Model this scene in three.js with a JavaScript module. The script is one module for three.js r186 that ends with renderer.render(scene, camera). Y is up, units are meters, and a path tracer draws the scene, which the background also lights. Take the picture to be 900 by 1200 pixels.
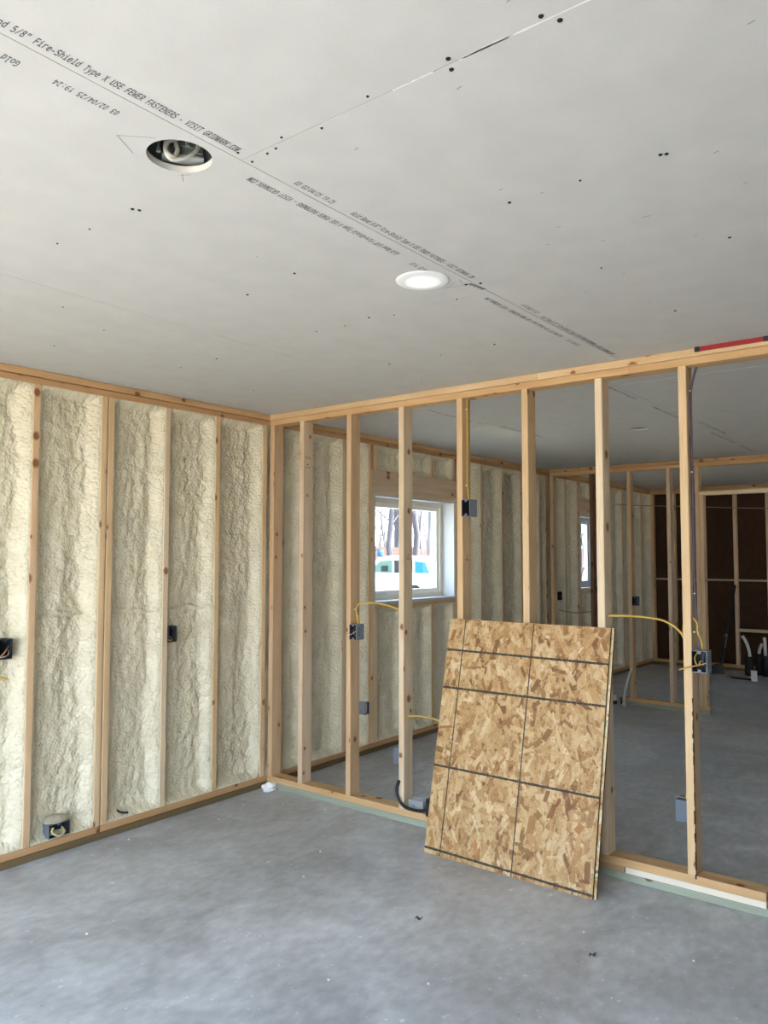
import * as THREE from 'three';
import { mergeGeometries } from 'three/addons/utils/BufferGeometryUtils.js';
import { createNoise2D, createNoise3D } from 'simplex-noise';

// ---------------------------------------------------------------- camera, sky, sun, exposure
const scene = new THREE.Scene();
const camera = new THREE.PerspectiveCamera(2 * Math.atan(600 / 909.4) * 180 / Math.PI, 0.75, 0.05, 300);
camera.position.set(3.8369, 1.5325, 3.6603);
camera.rotation.set(THREE.MathUtils.degToRad(3.216), THREE.MathUtils.degToRad(37.94), THREE.MathUtils.degToRad(0.0475), 'YXZ');
scene.add(camera);

const SKY_TOP = [0.50, 0.72, 1.08], SKY_LOW = [0.88, 0.97, 1.08], SKY_LEVEL = 1.5;
{
  const W = 64, Hh = 64, data = new Float32Array(W * Hh * 4);
  for (let r = 0; r < Hh; r++) for (let c = 0; c < W; c++) {
    const up = ((r + 0.5) / Hh - 0.5) * Math.PI, t = Math.pow(Math.max(0, Math.sin(up)), 0.6), o = (r * W + c) * 4;
    for (let k = 0; k < 3; k++) data[o + k] = SKY_LEVEL * (SKY_LOW[k] * (1 - t) + SKY_TOP[k] * t);
    data[o + 3] = 1;
  }
  const sky = new THREE.DataTexture(data, W, Hh, THREE.RGBAFormat, THREE.FloatType);
  sky.mapping = THREE.EquirectangularReflectionMapping; sky.magFilter = THREE.LinearFilter; sky.needsUpdate = true;
  scene.background = sky; scene.environment = sky;
}
const sun = new THREE.DirectionalLight(new THREE.Color(1.0, 0.95, 0.87), 8);
sun.position.set(18, 24, -14); sun.target.position.set(0, 0, 0); sun.name = 'sun';
sun.castShadow = true;
Object.assign(sun.shadow.camera, { left: -30, right: 30, top: 30, bottom: -30, near: 1, far: 90 });
sun.shadow.mapSize.set(4096, 4096);
scene.add(sun, sun.target);

const renderer = new THREE.WebGLRenderer({ antialias: true });
renderer.toneMapping = THREE.LinearToneMapping;
renderer.toneMappingExposure = 6.0;
renderer.shadowMap.enabled = true;

// ---------------------------------------------------------------- helpers
function rng(seed) { let a = seed >>> 0; return () => { a = (a + 0x6d2b79f5) | 0; let t = Math.imul(a ^ (a >>> 15), 1 | a); t = (t + Math.imul(t ^ (t >>> 7), 61 | t)) ^ t; return ((t ^ (t >>> 14)) >>> 0) / 4294967296; }; }
const R = rng(7);
const n2 = createNoise2D(rng(11)), n3 = createNoise3D(rng(12));
const fbm = (x, y, o = 4) => { let s = 0, a = 0.5; for (let i = 0; i < o; i++) { s += a * n2(x, y); x = x * 2.03 + 7.1; y = y * 2.03 - 3.7; a *= 0.5; } return s; };
const clamp = (x, a = 0, b = 1) => Math.min(b, Math.max(a, x));
const smooth = (x, a, b) => { const t = clamp((x - a) / (b - a)); return t * t * (3 - 2 * t); };
const lerp = (a, b, t) => a + (b - a) * t;
const counts = {};
function numbered(name) { const k = counts[name] = (counts[name] ?? -1) + 1; return k ? name + '_' + String(k).padStart(3, '0') : name; }
function mesh(name, geo, mat, parent, pos) {
  const m = new THREE.Mesh(geo, mat); m.name = parent ? partName(parent, name) : numbered(name);
  if (pos) m.position.set(...pos);
  m.castShadow = m.receiveShadow = true;
  (parent ?? scene).add(m);
  return m;
}
function partName(parent, name) { const c = parent.userData_counts ??= {}; const k = c[name] = (c[name] ?? -1) + 1; return k ? name + '_' + String(k).padStart(3, '0') : name; }
function tag(o, label, category, group, kind) { o.userData.label = label; o.userData.category = category; if (group) o.userData.group = group; if (kind) o.userData.kind = kind; return o; }
function thing(name, label, category, pos = [0, 0, 0], turn = 0, group) {
  const g = new THREE.Group(); g.name = numbered(name); g.position.set(...pos); g.rotation.y = turn; scene.add(g);
  return tag(g, label, category, group);
}
function struct(name, label, category) { const g = new THREE.Group(); g.name = name; scene.add(g); return tag(g, label, category, undefined, 'structure'); }
const merge = (gs) => mergeGeometries(gs.map((g) => { const q = g.index ? g.toNonIndexed() : g; for (const k of Object.keys(q.attributes)) if (!['position', 'normal', 'uv'].includes(k)) q.deleteAttribute(k); return q; }), false);
const box = (w, h, d, x = 0, y = 0, z = 0) => new THREE.BoxGeometry(w, h, d).translate(x, y, z);
// box given by its two corners
const span = (x0, x1, y0, y1, z0, z1) => box(x1 - x0, y1 - y0, z1 - z0, (x0 + x1) / 2, (y0 + y1) / 2, (z0 + z1) / 2);
const tube = (pts, r, seg = 40, sides = 8) => new THREE.TubeGeometry(new THREE.CatmullRomCurve3(pts.map((p) => new THREE.Vector3(...p)), false, 'centripetal'), seg, r, sides, false);
function texture(w, h, pixel, srgb, wrap = THREE.MirroredRepeatWrapping) {
  const d = new Uint8Array(w * h * 4);
  for (let y = 0, o = 0; y < h; y++) for (let x = 0; x < w; x++, o += 4) { const p = pixel(x, y); d[o] = clamp(p[0], 0, 255); d[o + 1] = clamp(p[1], 0, 255); d[o + 2] = clamp(p[2], 0, 255); d[o + 3] = 255; }
  const t = new THREE.DataTexture(d, w, h); t.magFilter = THREE.LinearFilter; t.wrapS = t.wrapT = wrap; if (srgb) t.colorSpace = THREE.SRGBColorSpace; t.needsUpdate = true; return t;
}
function canvasTexture(w, h, draw, srgb = true) {
  const c = document.createElement('canvas'); c.width = w; c.height = h; draw(c.getContext('2d'), w, h);
  const t = new THREE.CanvasTexture(c); if (srgb) t.colorSpace = THREE.SRGBColorSpace; return t;
}
const std = (o) => new THREE.MeshStandardMaterial({ roughness: 0.8, ...o });

// ---------------------------------------------------------------- lumber
const WOOD_U = 0.36, WOOD_V = 2.44;
function woodTexture(seed, light, dark, knots) {
  const r = rng(seed), W = 256, H = 1024, ks = [];
  for (let i = 0; i < knots; i++) ks.push([r() * WOOD_U, r() * WOOD_V, 0.006 + r() * 0.011]);
  const ox = r() * 50, pitch = 0.006 + r() * 0.004;
  return texture(W, H, (px, py) => {
    const u = px / W * WOOD_U, v = py / H * WOOD_V;
    let s = u + 0.010 * fbm(u * 4 + ox, v * 0.7, 2), kn = 0, ring = 0, halo = 0;
    for (const [ku, kv, kr] of ks) {
      let dx = u - ku; if (dx > WOOD_U / 2) dx -= WOOD_U; if (dx < -WOOD_U / 2) dx += WOOD_U;
      const dy = v - kv; if (Math.abs(dy) > 0.12) continue;
      const g = Math.exp(-(dx * dx / (5 * kr * kr) + dy * dy / (26 * kr * kr)));
      s += Math.sign(dx || 1) * g * kr * 1.1; halo = Math.max(halo, g);
      const d = Math.hypot(dx / kr, dy / (kr * 1.25)) + 0.25 * n2(u * 120, v * 120);
      if (d < 1) kn = Math.max(kn, smooth(1 - d, 0, 0.3)); if (d > 0.75 && d < 1.25) ring = 1;
    }
    const q = 0.5 + 0.5 * Math.sin(2 * Math.PI * s / pitch + 1.5 * n2(u * 9 + ox, v * 0.5));
    let t = 0.36 * q * q + 0.22 * (0.5 + 0.5 * n2(u * 260, v * 5)) + 0.5 * (0.5 + fbm(u * 12 + 9, v * 1.1 + ox, 3)) + 0.25 * halo;
    t = clamp(t);
    const k = kn * 0.75 + ring * 0.35;
    return [0, 1, 2].map((c) => lerp(lerp(light[c], dark[c], t), [112, 66, 36][c], clamp(k)));
  }, true);
}
const woodMaps = [woodTexture(21, [229, 210, 180], [204, 177, 139], 14), woodTexture(22, [231, 210, 176], [201, 170, 130], 15), woodTexture(23, [223, 201, 171], [197, 167, 133], 16), woodTexture(24, [235, 217, 187], [212, 185, 147], 12)];
const woodBump = texture(256, 256, (x, y) => { const v = 128 + 60 * n2(x * 0.35, y * 0.01) + 40 * n2(x * 0.09, y * 0.02); return [v, v, v]; });
const tints = [0xffffff, 0xf6ead8, 0xfff4e4, 0xeddcc6];
const wood = []; for (const m of woodMaps) for (const c of tints.slice(0, 3)) wood.push(std({ map: m, color: c, roughness: 0.72, bumpMap: woodBump, bumpScale: 0.0006 }));
const platewood = [std({ map: woodMaps[2], color: 0xe9cfae, roughness: 0.75 }), std({ map: woodMaps[1], color: 0xf0dcc0, roughness: 0.75 })];
const greyMap = woodTexture(25, [222, 220, 214], [186, 183, 176], 5);
const treatedGreen = std({ map: greyMap, color: 0xc3cdba, roughness: 0.8 });
const treatedBrown = std({ map: greyMap, color: 0x8d7852, roughness: 0.8 });
const darkwood = std({ map: woodMaps[2], color: 0x8a7460, roughness: 0.8 });
// a sawn board along +y from 0 to L, w wide in x, d deep in z, with eased edges
function board(w, d, L, seed) {
  const r = 0.003, hw = w / 2, hd = d / 2, P = [[hw - r, hd], [hw, hd - r], [hw, -hd + r], [hw - r, -hd], [-hw + r, -hd], [-hw, -hd + r], [-hw, hd - r], [-hw + r, hd]];
  const q = rng(seed * 7919 + 13), ou = q() * WOOD_U, ov = q() * WOOD_V, pos = [], nor = [], uv = [];
  let per = 0;
  for (let i = 0; i < 8; i++) {
    const a = P[i], b = P[(i + 1) % 8], dx = b[0] - a[0], dz = b[1] - a[1], l = Math.hypot(dx, dz), nx = -dz / l, nz = dx / l, s = [-nx, -nz];
    const V = [[a, 0], [b, 0], [b, L], [a, 0], [b, L], [a, L]], Uu = [per, per + l, per + l, per, per + l, per];
    V.forEach(([p, y], k) => { pos.push(p[0], y, p[1]); nor.push(s[0], 0, s[1]); uv.push((ou + Uu[k]) / WOOD_U, (ov + y) / WOOD_V); });
    per += l;
  }
  for (const [y, n] of [[0, -1], [L, 1]]) for (let i = 1; i < 7; i++) {
    const T = n < 0 ? [P[0], P[i], P[i + 1]] : [P[0], P[i + 1], P[i]];
    for (const p of T) { pos.push(p[0], y, p[1]); nor.push(0, n, 0); uv.push((ou + p[0]) / WOOD_U, (ov + y + p[1] * 0.6) / WOOD_V); }
  }
  const g = new THREE.BufferGeometry();
  g.setAttribute('position', new THREE.Float32BufferAttribute(pos, 3)); g.setAttribute('normal', new THREE.Float32BufferAttribute(nor, 3)); g.setAttribute('uv', new THREE.Float32BufferAttribute(uv, 2));
  // check orientation of sides (outward): recompute from winding
  const A = g.attributes.position, N = g.attributes.normal, a = new THREE.Vector3(), b = new THREE.Vector3(), c = new THREE.Vector3(), e = new THREE.Vector3();
  for (let i = 0; i < A.count; i += 3) {
    a.fromBufferAttribute(A, i); b.fromBufferAttribute(A, i + 1); c.fromBufferAttribute(A, i + 2);
    e.crossVectors(b.clone().sub(a), c.clone().sub(a)).normalize();
    const m = a.clone().add(b).add(c).divideScalar(3); m.y -= L / 2; const out = Math.abs(e.y) > 0.5 ? e.y * m.y : e.x * m.x + e.z * m.z;
    if (out < 0) {
      const U = g.attributes.uv, u1 = [U.getX(i + 1), U.getY(i + 1)]; A.setXYZ(i + 1, c.x, c.y, c.z); A.setXYZ(i + 2, b.x, b.y, b.z);
      U.setXY(i + 1, U.getX(i + 2), U.getY(i + 2)); U.setXY(i + 2, ...u1); e.negate();
    }
    for (let k = 0; k < 3; k++) N.setXYZ(i + k, e.x, e.y, e.z);
  }
  return g;
}
let bs = 1;
const pick = (seed) => wood[Math.floor(rng(seed * 31 + 5)() * wood.length)];
// board filling the box between two corners; the long axis is found from the sizes
function lumber(name, parent, x0, x1, y0, y1, z0, z1, mat) {
  const w = x1 - x0, h = y1 - y0, d = z1 - z0, id = bs++; let g;
  if (h >= w && h >= d) g = board(w, d, h, id).translate((x0 + x1) / 2, y0, (z0 + z1) / 2);
  else if (w >= d) g = board(h, d, w, id).rotateZ(-Math.PI / 2).translate(x0, (y0 + y1) / 2, (z0 + z1) / 2);
  else g = board(w, h, d, id).rotateX(Math.PI / 2).translate((x0 + x1) / 2, (y0 + y1) / 2, z0);
  return mesh(name, g, mat ?? pick(id), parent);
}
const H = 2.489, T = 0.038, D2 = 0.089, PB = 2 * T, PT = H - 2 * T;   // ceiling, board thickness, depth, top of sill plates, underside of top plates

// ---------------------------------------------------------------- foam
const foamBump = (() => {
  const r = rng(5), N = 512, cells = 40, pts = [];
  for (let j = 0; j < cells; j++) for (let i = 0; i < cells; i++) pts.push([(i + r()) / cells, (j + r()) / cells, 0.6 + r() * 0.8]);
  return texture(N, N, (x, y) => {
    const u = x / N, v = y / N, ci = Math.floor(u * cells), cj = Math.floor(v * cells); let h = 0;
    for (let b = -1; b <= 1; b++) for (let a = -1; a <= 1; a++) {
      const i = (ci + a + cells) % cells, j = (cj + b + cells) % cells, p = pts[j * cells + i];
      let dx = Math.abs(u - p[0]), dy = Math.abs(v - p[1]); dx = Math.min(dx, 1 - dx) * cells; dy = Math.min(dy, 1 - dy) * cells;
      h = Math.max(h, p[2] * Math.sqrt(Math.max(0, 1 - (dx * dx + dy * dy * 0.8) / 0.9)));
    }
    const q = 255 * clamp(h / 1.4); return [q, q, q];
  }, false, THREE.RepeatWrapping);
})();
foamBump.repeat.set(1 / 0.5, 1 / 0.5);
const foamMap = texture(512, 512, (x, y) => { const t = 0.5 + 0.9 * fbm(x / 60, y / 110, 4), s = 0.5 + fbm(x / 14 + 40, y / 14, 2); return [lerp(214, 229, t) - 6 * s, lerp(204, 219, t) - 6 * s, lerp(174, 192, t) - 8 * s]; }, true);
foamMap.repeat.set(1 / 1.1, 1 / 1.1);
const foamMat = new THREE.MeshPhysicalMaterial({ map: foamMap, roughness: 0.33, bumpMap: foamBump, bumpScale: 0.007, specularIntensity: 0.8 });
// one cavity filled with sprayed foam: z0..z1 along the wall, y0..y1 up, faces +x, swelling back to -x
function foamBay(parent, z0, z1, y0, y1, cell, seed, o = {}) {
  const w = z1 - z0, h = y1 - y0, nz = Math.max(4, Math.round(w / cell)), ny = Math.max(4, Math.round(h / cell)), pos = [], uv = [], idx = [];
  const deep = o.deep ?? 0.066, ramp = o.ramp ?? 0.078, sx = seed * 3.7;
  for (let j = 0; j <= ny; j++) for (let i = 0; i <= nz; i++) {
    const z = z0 + w * i / nz, y = y0 + h * j / ny, a = z - z0, b = z1 - z, c = y - y0, d = y1 - y;
    const wob = 0.018 * n2(y * 2.2 + sx, 3) + 0.007 * n2(y * 9 + sx, 9);
    const rA = smooth(a, 0, ramp + wob), rB = smooth(b, 0, 0.05 + wob * 0.5), rC = smooth(c, 0, 0.05), rD = smooth(d, 0, 0.045 + wob * 0.6), cover = rA * rB * Math.min(rC, 1) * rD;
    const rough = smooth(n2(z * 1.3 + sx, y * 0.9), -0.3, 0.5) * 0.6 + 0.6 * smooth(y, 1.6, 2.3) + 0.35 * smooth(0.7 - y, 0, 0.6);
    const up = smooth(y, 1.3, 2.2), drip = 0.010 * n2(z * 5.5 + sx, y * 0.8) + (0.0006 + 0.0032 * up) * Math.abs(n2(z * 17 + sx + 0.35 * n2(z * 4, y * 2.2), y * 1.6)) - 0.003;
    const lump = 0.006 * n2(z * 16 + sx, y * 10) + (0.0038 * (1 - 2 * Math.abs(n2(z * 38, y * 32 + sx))) + 0.0030 * (1 - 2 * Math.abs(n2(z * 66, y * 52 + sx)))) * -(0.25 + 0.75 * rough);
    let dep = 0.006 + (deep - 0.006 + drip * 1.1) * cover + lump * (0.25 + 0.75 * cover);
    if (o.seam) { const q = (y - o.seam - 0.012 * n2(z * 5 + sx, 1) - 0.02 * (a / w)) / 0.008; dep -= cover * (0.012 * Math.exp(-q * q) - 0.010 * Math.exp(-(q + 2) * (q + 2))); }
    pos.push(-Math.max(0.002, dep), y, z); uv.push(z, y);
  }
  for (let j = 0; j < ny; j++) for (let i = 0; i < nz; i++) { const p = j * (nz + 1) + i; idx.push(p, p + nz + 1, p + 1, p + 1, p + nz + 1, p + nz + 2); }
  const g = new THREE.BufferGeometry(); g.setAttribute('position', new THREE.Float32BufferAttribute(pos, 3)); g.setAttribute('uv', new THREE.Float32BufferAttribute(uv, 2)); g.setIndex(idx); g.computeVertexNormals();
  if (g.attributes.normal.getX(Math.floor(nz / 2) + (nz + 1) * Math.floor(ny / 2)) < 0) { g.setIndex(idx.reverse()); g.computeVertexNormals(); }
  return mesh('spray_foam', g, foamMat, parent);
}

// ---------------------------------------------------------------- outside ground
const gravel = std({ map: texture(256, 256, (x, y) => { const t = 190 + 24 * fbm(x / 40, y / 40) + 24 * (R() - 0.5); return [t, t * 0.935, t * 0.835]; }, true, THREE.RepeatWrapping), roughness: 1 });
gravel.map.repeat.set(40, 40);
tag(mesh('ground', span(-70, 40, -0.5, -0.2, -110, 40), gravel), 'pale gravel yard outside the house', 'ground', null, 'structure');
{
  const w = 90, g = new THREE.PlaneGeometry(60, 130, 60, 130).rotateX(-Math.PI / 2).translate(-44, 0, -45), p = g.attributes.position;
  for (let i = 0; i < p.count; i++) p.setY(i, -0.35 + 2.6 * smooth(-20 - p.getX(i), 0, 16) + 0.25 * fbm(p.getX(i) * 0.3, p.getZ(i) * 0.3));
  g.computeVertexNormals();
  const leaf = std({ color: 0x5c3d33, roughness: 1, map: texture(256, 256, (x, y) => { const t = 190 + 90 * fbm(x / 9, y / 9, 3); return [t, t * 0.93, t * 0.86]; }, true, THREE.RepeatWrapping) });
  leaf.map.repeat.set(30, 60);
  tag(mesh('hillside', g, leaf), 'reddish leaf-covered bank rising to the wood outside', 'bank', null, 'structure');
}

// ---------------------------------------------------------------- floor
{
  const S = 2048, M = 8.2, r = rng(77);
  const speck = new Float32Array(S * S);
  for (let k = 0; k < 5200; k++) { const x = Math.floor(r() * S), y = Math.floor(r() * S), q = r(), a = (q < 0.8 ? 14 + 34 * r() : -22), rad = r() < 0.12 ? 2 : 1; for (let j = -rad; j <= rad; j++) for (let i = -rad; i <= rad; i++) if (i * i + j * j <= rad * rad) speck[((y + j + S) % S) * S + (x + i + S) % S] += a * (r() * 0.7 + 0.3); }
  for (let k = 0; k < 240; k++) { let x = r() * S, y = r() * S, a = r() * 6.28; const n = 12 + r() * 60, s = 7 + 10 * r(); for (let i = 0; i < n; i++) { a += (r() - 0.5) * 0.3; x += Math.cos(a); y += Math.sin(a); const o = (((y | 0) % S + S) % S) * S + (((x | 0) % S + S) % S); speck[o] += s * r(); } }
  const cloud = (x, y) => { const u = x / S * M, v = y / S * M, wx = 0.35 * fbm(u * 0.9, v * 0.9, 3); return 0.5 * fbm(u * 0.55 + wx, v * 0.55 - wx, 4) + 0.62 * fbm(u * 2.6 + wx * 3, v * 2.0, 4) + 0.42 * fbm(u * 14, v * 9, 3); };
  const map = texture(S, S, (x, y) => { const c = cloud(x, y), f = 3.5 * (n2(x * 0.7, y * 0.7)), t = 182 + 40 * c + f + speck[y * S + x]; return [t * 0.985, t, t * 1.005]; }, true);
  const rough = texture(512, 512, (x, y) => { const c = cloud(x * 4, y * 4), t = 150 + 70 * c; return [t, t, t]; });
  const mat = std({ map, roughnessMap: rough, roughness: 0.8 });
  const g = new THREE.BoxGeometry(8, 0.2, 12.5).translate(3.8, -0.1, -1.9), p = g.attributes.position, u = g.attributes.uv;
  for (let i = 0; i < p.count; i++) u.setXY(i, p.getX(i) / M + 0.31, p.getZ(i) / M + 0.17);
  tag(mesh('floor', g, mat), 'bare grey concrete slab floor with cloudy trowel marks', 'floor', null, 'structure');
}

// ---------------------------------------------------------------- ceiling
const ceiling = struct('ceiling', 'grey-white drywall ceiling with printed seams and screw dimples', 'ceiling');
const drywallMaps = [0, 1].map((s) => texture(512, 512, (x, y) => { const t = 205 + 5 * fbm(x / 120 + s * 9, y / 120, 3) + 3 * fbm(x / 7, y / 3 + s, 2); return [t, t * 0.987, t * 0.955]; }, true));
const drywall = drywallMaps.map((m) => std({ map: m, roughness: 0.82 }));
const jointMat = std({ color: 0x9d9482, roughness: 1 });
function panel(x0, x1, z0, z1, k, hole) {
  const gap = 0.0012, s = new THREE.Shape([[x0 + gap, z0 + gap], [x1 - gap, z0 + gap], [x1 - gap, z1 - gap], [x0 + gap, z1 - gap]].map((q) => new THREE.Vector2(q[0], q[1])));
  if (hole) { const h = new THREE.Path(); h.absarc(hole[0], hole[1], hole[2], 0, Math.PI * 2, true); s.holes.push(h); }
  const g = new THREE.ExtrudeGeometry(s, { depth: 0.016, bevelEnabled: false, curveSegments: 40 }).rotateX(Math.PI / 2).translate(0, H + 0.016, 0);
  return mesh('drywall_panel', g, drywall[k % 2], ceiling);
}
const HOLE = [2.334, 2.532, 0.0775];
const panels = {};
{
  let k = 0;
  const cols = [[-0.1, 1.219, [-0.05, 2.43, 4.2]], [1.219, 2.438, [-0.05, 1.262, 4.2]], [2.438, 3.657, [-0.05, 2.43, 4.2]], [3.657, 4.876, [-0.05, 1.262, 4.2]], [4.876, 6.095, [-0.05, 2.43, 4.2]], [6.095, 7.6, [-0.05, 1.262, 4.2]]];
  for (const [a, b, zs] of cols) for (let i = 0; i + 1 < zs.length; i++) panels[a + ',' + i] = panel(a, b, zs[i], zs[i + 1], k++, a === 1.219 && i === 1 ? HOLE : null);
  const far = [[-0.1, 0.99, [-7.9, -4.9, -1.3, -0.05]], [0.99, 2.205, [-7.9, -3.9, -0.05]], [2.205, 3.424, [-7.9, -4.25, -0.545, -0.05]], [3.424, 4.643, [-7.9, -2.6, -0.05]], [4.643, 5.862, [-7.9, -3.7, -0.05]], [5.862, 7.6, [-7.9, -2.6, -0.05]]];
  for (const [a, b, zs] of far) for (let i = 0; i + 1 < zs.length; i++) panels['far' + a + ',' + i] = panel(a, b, zs[i], zs[i + 1], k++, a === 0.99 && i === 1 ? [1.77, -2.12, 0.078] : null);
  const joints = [];
  for (const x of [1.219, 2.438, 3.657, 4.876]) joints.push(span(x - 0.0014, x + 0.0014, H + 0.0012, H + 0.012, -0.04, 4.1));
  for (const x of [0.99, 2.205, 3.424]) joints.push(span(x - 0.0014, x + 0.0014, H + 0.0012, H + 0.012, -7.8, -0.1));
  for (const [x0, x1, z] of [[0, 1.217, 2.43], [1.221, 2.436, 1.262], [2.44, 3.655, 2.43], [1, 2.2, -3.9], [2.21, 3.42, -0.545], [0, 0.98, -1.3]]) joints.push(span(x0, x1, H + 0.0008, H + 0.012, z - 0.0014, z + 0.0014));
  mesh('joint_paper', merge(joints), jointMat, ceiling);
  // the deck above the drywall closes the storey
  mesh('floor_deck', span(-0.3, 7.8, H + 0.17, H + 0.25, -8.1, 4.35), std({ color: 0xb79a6c }), ceiling);
}
// ink printed on the paper along the sheet edges
function printed(text, x, zFrom, zTo, h = 0.034, parent = ceiling) {
  const L = Math.abs(zTo - zFrom), W = Math.min(2048, Math.round(L / h * 56)), Hh = 64;
  const t = canvasTexture(W, Hh, (c) => {
    c.clearRect(0, 0, W, Hh); c.font = '58px monospace'; c.fillStyle = 'rgba(58,60,66,0.88)'; c.textBaseline = 'alphabetic';
    const w = c.measureText(text).width; c.save(); c.scale(W / w, 1); c.transform(1, 0, -0.0, 1, 0, 0); c.fillText(text, 0, 50); c.lineWidth = 2.6; c.strokeStyle = 'rgba(58,60,66,0.7)'; c.strokeText(text, 0, 50); c.restore();
    c.clearRect(0, 0, 0, 0); for (let y = 5; y < Hh; y += 9) { c.globalCompositeOperation = 'destination-out'; c.fillStyle = 'rgba(0,0,0,0.35)'; c.fillRect(0, y, W, 2); }
  });
  const m = std({ map: t, transparent: true, roughness: 0.9 });
  const dir = Math.sign(zTo - zFrom), g = new THREE.PlaneGeometry(L, h);
  g.applyMatrix4(new THREE.Matrix4().makeBasis(new THREE.Vector3(0, 0, dir), new THREE.Vector3(-dir, 0, 0), new THREE.Vector3(0, -1, 0)));
  const o = mesh('printed_lettering', g, m, parent, [x, H - 0.0006, (zFrom + zTo) / 2]); o.castShadow = false; return o;
}
const LINE = 'Gold Bond 5/8" Fire-Shield Type X USE FEWER FASTENERS - VISIT GRIDMARK.COM';
printed(LINE, 2.468, 3.09, 2.465); printed(LINE, 2.376, 2.945, 3.57); printed('03 02/04/25 19:24', 2.380, 2.728, 2.876, 0.03);
printed(LINE, 2.387, 1.728, 2.358, 0.032); printed('03 02/04/25 19:25', 2.464, 2.27, 2.122, 0.03); printed(LINE, 2.464, 2.045, 1.402, 0.032); printed('03 02/04/25 19:25', 2.376, 1.508, 1.642, 0.03);
printed(LINE, 2.394, 0.545, 1.192, 0.03); printed('03 02/04/25 19:25', 2.394, 0.36, 0.49, 0.03); printed('03 02/04/25 19:25', 2.462, 1.04, 0.91, 0.03); printed(LINE, 2.456, 0.86, 0.125, 0.03);
printed(LINE, 2.165, -0.99, -0.38, 0.03); printed(LINE, 2.165, -2.0, -1.3, 0.03); printed(LINE, 2.165, -3.3, -2.6, 0.03); printed(LINE, 2.235, -2.05, -2.75, 0.03); printed(LINE, 2.165, -4.1, -3.5, 0.03);
printed(LINE, 0.955, -1.2, -0.5, 0.03); printed(LINE, 1.02, -1.35, -2.0, 0.03);
{
  const holeMat = std({ color: 0x161616, roughness: 0.6, metalness: 0.4 }), g = new THREE.CylinderGeometry(0.0055, 0.0042, 0.003, 10), g2 = new THREE.CylinderGeometry(0.0032, 0.0028, 0.003, 8);
  for (const [x, z, s] of [[3.046, 2.446, 1], [3.033, 2.414, 1], [3.241, 2.444, 1], [3.263, 2.414, 1], [2.846, 2.446, 0], [2.689, 2.416, 0], [2.59, 2.444, 0], [2.545, 2.418, 0], [2.512, 2.414, 0], [2.46, 2.46, 0], [2.455, 2.41, 0], [2.009, 2.42, 1], [2.0, 2.436, 1], [1.786, 2.436, 0], [1.611, 2.438, 0], [3.045, 1.832, 0], [3.249, 1.834, 1], [3.262, 1.829, 1], [2.842, 1.832, 1], [3.252, 1.221, 1], [1.72, 1.761, 1], [2.008, 1.81, 1], [2.457, 1.34, 1], [2.41, 1.36, 1], [1.6, 1.262, 0], [1.9, 1.275, 1], [1.75, 1.25, 0], [2.3, 1.248, 0], [2.0, 1.24, 0], [1.5, 0.62, 1], [2.1, 0.62, 1], [1.8, 0.61, 0], [2.85, 1.22, 0], [3.4, 0.62, 0], [2.9, 0.61, 1], [0.9, 1.83, 0], [0.62, 1.22, 0], [0.9, 1.22, 1], [0.5, 1.83, 0], [1.05, 2.1, 0], [1.4, 0.2, 0], [0.5, 0.61, 0]]) mesh('screw', s ? g : g2, holeMat, ceiling, [x, H - 0.0008, z]);
  const pale = std({ color: 0xf0eee6, roughness: 1 });
  // torn paper edge along a cross joint, and scuffs
  const strip = (x0, x1, z, w) => { const g = new THREE.PlaneGeometry(x1 - x0, w, 24, 1).rotateX(Math.PI / 2), p = g.attributes.position; for (let i = 0; i < p.count; i++) p.setZ(i, p.getZ(i) * (0.5 + 0.9 * Math.abs(n2(p.getX(i) * 30 + x0, z)))); return g.translate((x0 + x1) / 2, H - 0.0005, z); };
  mesh('torn_paper', merge([strip(3.06, 3.62, 2.43, 0.005), strip(3.07, 3.17, 2.431, 0.008), strip(2.9, 3.0, 2.43, 0.004), strip(2.25, 3.2, -0.55, 0.012)]), pale, ceiling);
  const pencil = std({ color: 0x77756f, roughness: 1 });
  const mark = (x0, z0, x1, z1, w = 0.0016) => { const L = Math.hypot(x1 - x0, z1 - z0); return new THREE.PlaneGeometry(L, w).rotateX(Math.PI / 2).rotateY(-Math.atan2(z1 - z0, x1 - x0)).translate((x0 + x1) / 2, H - 0.0005, (z0 + z1) / 2); };
  mesh('pencil_mark', merge([mark(2.27, 2.475, 2.24, 2.45), mark(2.36, 2.62, 2.30, 2.68), mark(2.30, 2.68, 2.26, 2.61), mark(2.32, 1.38, 2.40, 1.36), mark(2.40, 1.36, 2.42, 1.42), mark(2.33, 1.37, 2.39, 1.40), mark(2.285, 2.46, 2.26, 2.475)]), pencil, ceiling);
  const rr = rng(501), dim = []; for (let i = 0; i < 26; i++) { const x = 2.6 + rr() * 1.0, z = 0.4 + rr() * 2.2; dim.push(mark(x, z, x + 0.014, z + 0.004, 0.0035)); }
  for (let i = 0; i < 16; i++) { const x = 0.9 + rr() * 1.5, z = 0.4 + rr() * 2.6; dim.push(mark(x, z, x + 0.012, z + 0.004, 0.003)); }
  const dimm = mesh('scuff', merge(dim), std({ color: 0xa19e95, roughness: 1 }), ceiling); dimm.userData.kind = 'stuff';
  const comb = []; for (let i = 0; i < 7; i++) comb.push(mark(2.416 + i * 0.002, 1.358 - i * 0.012, 2.432 + i * 0.002, 1.354 - i * 0.012, 0.007));
  mesh('staple_row', merge(comb), holeMat, ceiling);
}

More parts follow.
